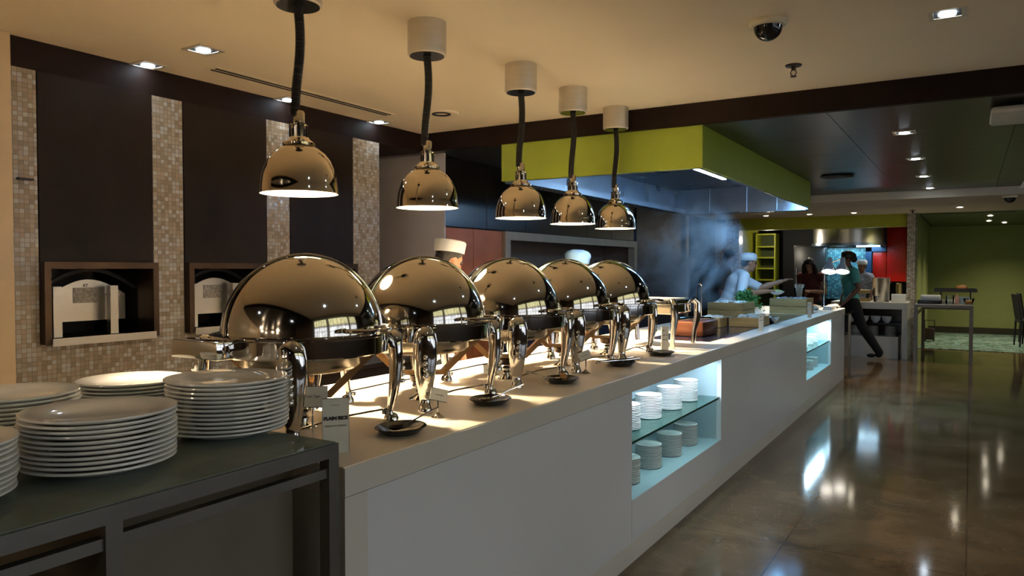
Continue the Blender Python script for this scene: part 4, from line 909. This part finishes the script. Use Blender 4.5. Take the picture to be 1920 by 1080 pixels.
for _ in range(420):
    x, y = rr.gauss(-2.17, .07), rr.gauss(8.66, .08); z = .93+max(0, .22-((x+2.17)**2*5+(y-8.66)**2*4))*rr.uniform(.3, 1)
    a = rr.uniform(0, 6.3); q = rr.uniform(.02, .045)
    b.tube([(x, y, z), (x+q*math.cos(a)*.5, y+q*math.sin(a)*.5, z+q*.5), (x+q*math.cos(a), y+q*math.sin(a), z+q*.3)], [.003, q*.33, .002], 5, flat=.25)
tag(b.build('leafy_herbs', 'salad'), 'heap of green leafy herbs between wooden boxes', 'herbs', kind='stuff')
t = thing('wire_stand', 'tall upside down U shaped wire stand behind the open pan', 'stand', (-2.1, 6.74, .90))
MB().tube([(-.018, 0, .004), (-.018, 0, .33)]+[(.018*-math.cos(a), 0, .345+.018*math.sin(a)) for a in [math.pi*i/8 for i in range(9)]]+[(.018, 0, .33), (.018, 0, .004)], .0035, 8).build('wire', 'chrome', t)
MB().lathe([(0, 0), (.07, 0), (.075, .005), (.06, .02), (.02, .025), (0, .025)], 24).build('base', 'chrome', t)
def bowl(label, loc, r, m='chrome', fill='food', grp='metal bowls of food', name='serving_bowl'):
    t = thing(name, label, 'bowl', loc, group=grp)
    MB().lathe([(0, 0), (r*.5, 0), (r*.85, r*.3), (r, r*.62), (r*.97, r*.62), (r*.8, r*.33), (r*.48, r*.06), (0, r*.06)], 28).build('bowl', m, t, ang=60)
    MB().ball((0, 0, r*.42), r*.78, sc3=(1, 1, .38)).build('contents', fill, t)
    return t
DF = mat('dark_stew', (.07, .03, .015), .25, var=.5, scale=40)
SIL = mat('silver_foil_food', (.6, .6, .6), .2, metal=.8, var=.5, scale=50)
bowl('shallow steel bowl of dark food, by the long wooden box', (-1.58, 7.15, zt), .09, 'chrome', DF)
bowl('steel bowl with silvery food on the counter behind the steamer', (-2.08, 9.78, .901), .08, 'chrome', SIL)
bowl('dark bowl of small bites beyond the steamer', (-1.75, 9.40, .901), .10, 'blackg', 'food')
bowl('steel bowl of mixed bites at the counter end by the twin lamps', (-1.62, 9.72, .901), .09, 'chrome', 'food')
bowl('dark bowl in front of the red topped person', (-1.98, 10.05, .901), .11, 'blackg', 'food')
bowl('clear glass bowl lit by the twin lamps', (-1.46, 10.225, .901), .078, 'chrome', mat('pale_fruit', (.7, .45, .2), .4, var=.5, scale=40))
bowl('small steel bowl beside the folded linen', (-1.68, 10.08, .901), .07, 'chrome', 'food')
t = thing('display_riser', 'dark low riser carrying the glass of breadsticks', 'riser', (-1.80, 9.78, .901))
bx(-.10, .10, -.08, .08, 0, .11, bev=.004).build('body', 'blackg', t)
t = thing('breadstick_glass', 'clear glass holding pale breadsticks', 'glass', (-1.80, 9.78, 1.0125))
MB().lathe([(0, 0), (.05, 0), (.068, .15), (.066, .15), (.048, .006), (0, .006)], 24).build('glass', 'clear', t)
for k in range(9):
    a = k*.7; bm_ = MB().tube([(.015*math.cos(a), .015*math.sin(a), .008), (.055*math.cos(a), .055*math.sin(a), .195)], .006, 6).build('breadstick', mat('breadstick', (.5, .42, .32), .7) if 'breadstick' not in bpy.data.materials else bpy.data.materials['breadstick'], t)
t = tag(MB().box(-.055, .055, -.17, .17, 0, .022, bev=.009).box(-.05, .05, -.16, .14, .022, .042, bev=.008).build('folded_linen', 'linen', loc=(-1.475, 9.93, .901)), 'folded white linen roll at the end of the counter', 'linen')
t = thing('carving_lamp', 'freestanding twin chrome heat lamp at the counter end', 'lamp', (-1.60, 10.33, .901))
MB().lathe([(0, 0), (.068, 0), (.072, .006), (.05, .018), (.012, .022), (.010, .025), (.010, .52), (0, .52)], 28).build('stand', 'chrome', t)
for sx, sy in ((-1, -1), (1, .3)):
    ex, ey = (.23, -.08) if sx > 0 else (.10, -.23)
    MB().tube([(0, 0, .50), (ex*.5, ey*.5, .59), (ex, ey, .63)], .007, 8).build('arm', 'chrome', t)
    h = MB().lathe([(.086, .445), (.080, .47), (.060, .51), (.040, .54), (.033, .56), (.033, .60), (.026, .62), (.02, .635), (0, .638)], 28, Matrix.Translation((ex, ey, .63)) @ Matrix.Rotation(R(-22), 4, 'X') @ Matrix.Translation((0, 0, -.63))).build('lamp_head', 'bright', t, ang=50)
    MB().lathe([(0, .448), (.070, .452), (.070, .456), (0, .47)], 24, Matrix.Translation((ex, ey, .63)) @ Matrix.Rotation(R(-22), 4, 'X') @ Matrix.Translation((0, 0, -.63))).build('bulb', 'bulb_small', h)
    light('carving_lamp_light', 'SPOT', (-1.60+ex, 10.33+ey, .901+.44), 12, (1, .85, .65), spot_size=R(110), spot_blend=.4, shadow_soft_size=.03)
tag(bx(-1.33, -1.30, 10.46, 10.50, 0, .82).build('end_post', 'frame'), 'dark steel post standing at the far end of the counter', 'post')
tag(MB().tube([(-1.37, 10.405, .80), (-1.27, 10.50, .86)], .008, 8).build('push_bar', 'chrome'), 'short chrome bar sticking out past the counter end', 'bar')
# ---------------------------------------------------------------- far service counter
t = thing('service_counter', 'pale service counter with open shelves of crockery below', 'counter', (-2.0, 13.07, 0))
bx(.08, 1.18, 0, .75, .765, .87, bev=.003).build('worktop', 'slab', t, smooth=False)
bx(.08, 1.05, .04, .72, 0, .335).build('base_box', 'slab', t, smooth=False)
bx(1.10, 1.18, .0, .75, 0, .765).build('end_panel', 'slab', t, smooth=False)
bx(.08, 1.10, .70, .74, .335, .765).build('back_board', 'cab', t, smooth=False); bx(.08, 1.10, .02, .70, .53, .545).build('shelf', 'cab', t, smooth=False)
wb = None
for i, (px_, l) in enumerate(((.36, 'first'), (.55, 'second'), (.72, 'third'), (.88, 'fourth'))):
    lab = 'white round bowl, %s from the counter end side, on upper open shelf' % ['fourth', 'third', 'second', 'first'][i]
    if not wb:
        wb = tag(MB().lathe([(0, 0), (.03, 0), (.065, .04), (.078, .10), (.074, .10), (.06, .045), (0, .01)], 24).build('soup_bowl', 'plate', loc=(-2.0+px_, 13.22, .546)), lab, 'bowl', 'bowls on the far open shelf')
    else: dup(wb, (-2.0+px_, 13.22, .546), label=lab)
fp = plate_mesh(.085, 'side_plate')
for j, x in enumerate((.42, .68, .93)):
    for i in range(10):
        o = fp.copy(); COL.objects.link(o); o.location = (-2.0+x, 13.25, .336+i*.0155)
        tag(o, 'white side plate, %s up in the %s stack under the far bowls' % (ORD[i+1], ['teal person side', 'middle', 'end panel side'][j]), 'plate', 'side plates under the far service counter')
bpy.data.objects.remove(fp)
t = thing('stock_pot', 'tall steel pot standing on the far service counter', 'pot', (-1.22, 13.35, .871))
MB().lathe([(0, 0), (.115, 0), (.12, .006), (.128, .375), (.134, .38), (.126, .38), (.113, .012), (0, .01)], 32).build('pot', 'steel', t, ang=50)
for s_ in (-1, 1): MB().tube([(s_*.125, -.03, .30), (s_*.15, 0, .30), (s_*.125, .03, .30)], .006, 8).build('handle', 'chrome', t)
MB().lathe([(0, .0), (.05, 0), (.062, .1), (.058, .1), (.045, .01), (0, .01)], 24, Matrix.Translation((-1.27, 13.14, .871))).build('small_pail', 'chrome')
tag(bpy.data.objects['small_pail'], 'small shiny pail in front of the tall steel pot', 'pail')
tag(bx(-1.06, -.86, 13.2, 13.4, .871, 1.0, bev=.006).build('crockery_box', 'plate'), 'small white box on the far counter beside the mosaic pier', 'box')
tag(MB().lathe([(0, 0), (.045, 0), (.045, .16), (.04, .165), (0, .17)], 20).build('brass_canister', mat('aged_brass', (.42, .30, .10), .3, metal=.9), loc=(-.96, 13.3, 1.0015)), 'brass canister standing on the small white box', 'canister')
for k, z in enumerate((.871, 1.0)):
    tag(bx(-1.66, -1.38, 13.25, 13.55, z+.001, z+.055, bev=.004).build('wooden_tray', 'wood'), ['lower pale wooden tray on the far counter', 'upper pale wooden tray behind the teal topped person'][k], 'tray')
tag(MB().box(-1.64, -1.61, 13.3, 13.5, .927, 1.0).box(-1.43, -1.40, 13.3, 13.5, .927, 1.0).build('tray_spacer', 'black'), 'dark spacer legs between the two wooden trays', 'rack')
# ---------------------------------------------------------------- tall steel side table by the alcove
t = thing('side_table', 'tall grey steel side table loaded with containers by olive alcove', 'table', (-.34, 13.85, 0))
a = .38; c = 1.05
b = MB(); b.box(-a, a, -c, -c+.05, .82, .86); b.box(-a, a, c-.05, c, .82, .86); b.box(-a, -a+.05, -c+.05, c-.05, .82, .86); b.box(a-.05, a, -c+.05, c-.05, .82, .86); b.build('top_frame', 'frame', t, smooth=False)
bx(-a+.01, a-.01, -c+.01, c-.01, .861, .872).build('top', 'steel', t, smooth=False)
for sx in (-1, 1):
    for sy in (-1, 1): bx(sx*a-(.05 if sx > 0 else 0), sx*a+(.05 if sx < 0 else 0), sy*c-(.05 if sy > 0 else 0), sy*c+(.05 if sy < 0 else 0), 0, .82).build('leg', 'frame', t, smooth=False)
bx(-a+.05, a-.05, c-.045, c-.01, .70, .735).build('rail', 'frame', t, smooth=False); bx(-a+.01, -a+.04, -c+.05, c-.05, .70, .735).build('rail', 'frame', t, smooth=False)
G = 'containers on the tall steel side table'
tz = .8725
tag(bx(-.68, -.36, 12.85, 13.15, tz, tz+.05, bev=.006).build('dark_tray', 'cab'), 'dark tray under white box on the steel side table', 'tray', G)
tag(bx(-.64, -.38, 12.88, 13.10, tz+.051, tz+.13, bev=.01).build('lunch_box', 'plate'), 'pale rectangular box on the dark tray', 'box', G)
tag(MB().lathe([(0, 0), (.055, 0), (.06, .13), (.056, .13), (.05, .01), (0, .01)], 24).build('glass_jar', 'clear', loc=(-.26, 12.92, tz)), 'clear glass jar in the middle of the side table', 'jar', G)
tag(MB().lathe([(0, 0), (.025, 0), (.028, .09), (.012, .12), (.012, .15), (0, .15)], 16).build('sauce_bottle', mat('pink_sauce', (.5, .25, .2), .4), loc=(-.17, 12.95, tz)), 'small pinkish sauce bottle on the side table', 'bottle', G)
tag(MB().lathe([(0, 0), (.08, 0), (.09, .10), (.086, .10), (.078, .01), (0, .01)], 24).build('ice_tub', mat('pale_blue_tub', (.35, .45, .5), .3), loc=(-.10, 13.1, tz)), 'pale blue round tub on the side table', 'tub', G)
t = thing('glass_bowl', 'glass bowl of amber snacks at the side table corner', 'bowl', (-.02, 12.93, tz))
MB().lathe([(0, 0), (.045, 0), (.065, .05), (.075, .09), (.072, .09), (.06, .05), (0, .006)], 24).build('bowl', 'clear', t); MB().ball((0, 0, .035), .05, sc3=(1, 1, .6)).build('snacks', mat('amber_snacks', (.40, .17, .03), .5, var=.4, scale=60), t)
t = thing('roasting_pan', 'black roasting pan with bread roll raised on the side table', 'pan', (-.20, 13.75, tz))
for sx in (-1, 1): bx(sx*.2-.01, sx*.2+.01, -.1, .1, 0, .16).build('riser_leg', 'black', t)
MB().box(-.27, .27, -.16, .16, .16, .175).box(-.29, -.27, -.17, .17, .16, .215).box(.27, .29, -.17, .17, .16, .215).box(-.27, .27, -.17, -.16, .16, .215).box(-.27, .27, .16, .17, .16, .215).build('pan', 'black', t)
tag(MB().ball((-.12, 13.75, tz+.225), .07, sc3=(1.2, 1, .7)).build('bread_loaf', mat('crusty_bread', (.36, .16, .05), .6, var=.3)), 'brown bread loaf lying in the black roasting pan', 'bread')
tag(MB().lathe([(.0, .07), (.03, .065), (.06, .04), (.07, 0), (0, 0)], 20).build('glass_dome', 'clear', loc=(-.50, 13.5, tz)), 'small clear dome cover at the back of the side table', 'cover', G)
tag(bx(-.24, .0, 13.3, 13.5, tz, tz+.06, bev=.01).build('food_carton', 'paper'), 'small cream carton behind the blue tub', 'box', G)
# appliance under the table and stacked chairs
t = thing('floor_fan_heater', 'small black trolley bin with handle against the alcove wall', 'bin', (-.66, 16.5, .008))
bx(-.085, .085, -.07, .07, .03, .25, bev=.015).build('body', mat('maroon_black', (.03, .014, .01), .4), t)
MB().tube([(-.08, 0, .25), (-.08, 0, .40), (.08, 0, .40), (.08, 0, .25)], .01, 8).build('handle', 'black', t)
for sx in (-1, 1): MB().tube([(sx*.07-.012, 0, .018), (sx*.07+.012, 0, .018)], .018, 12).build('caster', 'black', t)
t['label'] = 'small dark wheeled bin with handle under the side table'
def chair(loc, rz, label):
    t = thing('dining_chair', label, 'chair', loc, rz, group='dark dining chairs by the alcove')
    bx(-.21, .21, -.21, .21, .43, .47, bev=.012).build('seat', 'blackc', t)
    b = MB(); b.poly([(-.20, -.20, .47), (-.20, -.17, .47), (-.20, -.24, .93), (-.20, -.27, .93)], (.40, 0, 0)); b.build('backrest', 'blackc', t)
    for sx in (-1, 1):
        for sy in (-1, 1): MB().tube([(sx*.19, sy*.19, .44), (sx*.20, sy*.21, .0)], [.018, .014], 8).build('leg', 'blackc', t)
    return t
chair((.93, 16.3, .008), R(-80), 'dark dining chair standing on patterned carpet at photo edge')
chair((1.02, 16.95, .008), R(-85), 'second dark dining chair behind the first on the carpet')
# ---------------------------------------------------------------- smoke over the cooking line
def smoke_mat():
    m = bpy.data.materials.new('drifting_steam'); m.use_nodes = True; nt = m.node_tree; N = nt.nodes; L = nt.links
    N.remove(N['Principled BSDF']); out = N['Material Output']
    v = N.new('ShaderNodeVolumeScatter'); v.inputs['Color'].default_value = (.85, .93, 1, 1); v.inputs['Anisotropy'].default_value = .2
    tc = N.new('ShaderNodeTexCoord')
    n = N.new('ShaderNodeTexNoise'); n.inputs['Scale'].default_value = 2.6; n.inputs['Detail'].default_value = 5; n.inputs['Distortion'].default_value = .8
    L.new(tc.outputs['Object'], n.inputs['Vector'])
    r = N.new('ShaderNodeMapRange'); r.inputs['From Min'].default_value = .49; r.inputs['From Max'].default_value = .66; L.new(n.outputs['Fac'], r.inputs[0])
    # fall-off to the domain edge (object space is a unit box)
    g = N.new('ShaderNodeTexGradient'); g.gradient_type = 'SPHERICAL'; mp = N.new('ShaderNodeMapping')
    mp.inputs['Scale'].default_value = (1/.62, 1/.85, 1/.62); L.new(tc.outputs['Object'], mp.inputs[0]); L.new(mp.outputs[0], g.inputs[0])
    a = N.new('ShaderNodeMath'); a.operation = 'MULTIPLY'; L.new(r.outputs[0], a.inputs[0]); L.new(g.outputs['Fac'], a.inputs[1])
    c = N.new('ShaderNodeMath'); c.operation = 'MULTIPLY'; c.inputs[1].default_value = 11; L.new(a.outputs[0], c.inputs[0]); L.new(c.outputs[0], v.inputs['Density'])
    L.new(v.outputs[0], out.inputs['Volume']); return m
o = MB().lathe([(.62*math.sin(math.pi*i/12), -.62*math.cos(math.pi*i/12)) if 0 < i < 12 else (0, -.62 if i == 0 else .62) for i in range(13)], 24, Matrix.Diagonal((1, 1.37, 1, 1))).build('steam', smoke_mat(), loc=(-2.50, 7.65, 1.54))
tag(o, 'bluish steam drifting up under the hood beside the smoky post', 'steam', kind='stuff')
# lettering becomes plain mesh so that it is real geometry
bpy.context.view_layer.update()
for o in [o for o in COL.objects if o.type == 'FONT']:
    me = bpy.data.meshes.new_from_object(o.evaluated_get(bpy.context.evaluated_depsgraph_get()))
    n = bpy.data.objects.new('lettering', me); COL.objects.link(n); n.parent = o.parent; n.location = o.location; n.rotation_euler = o.rotation_euler
    if not me.materials: me.materials.append(M['ink'])
    bpy.data.objects.remove(o)
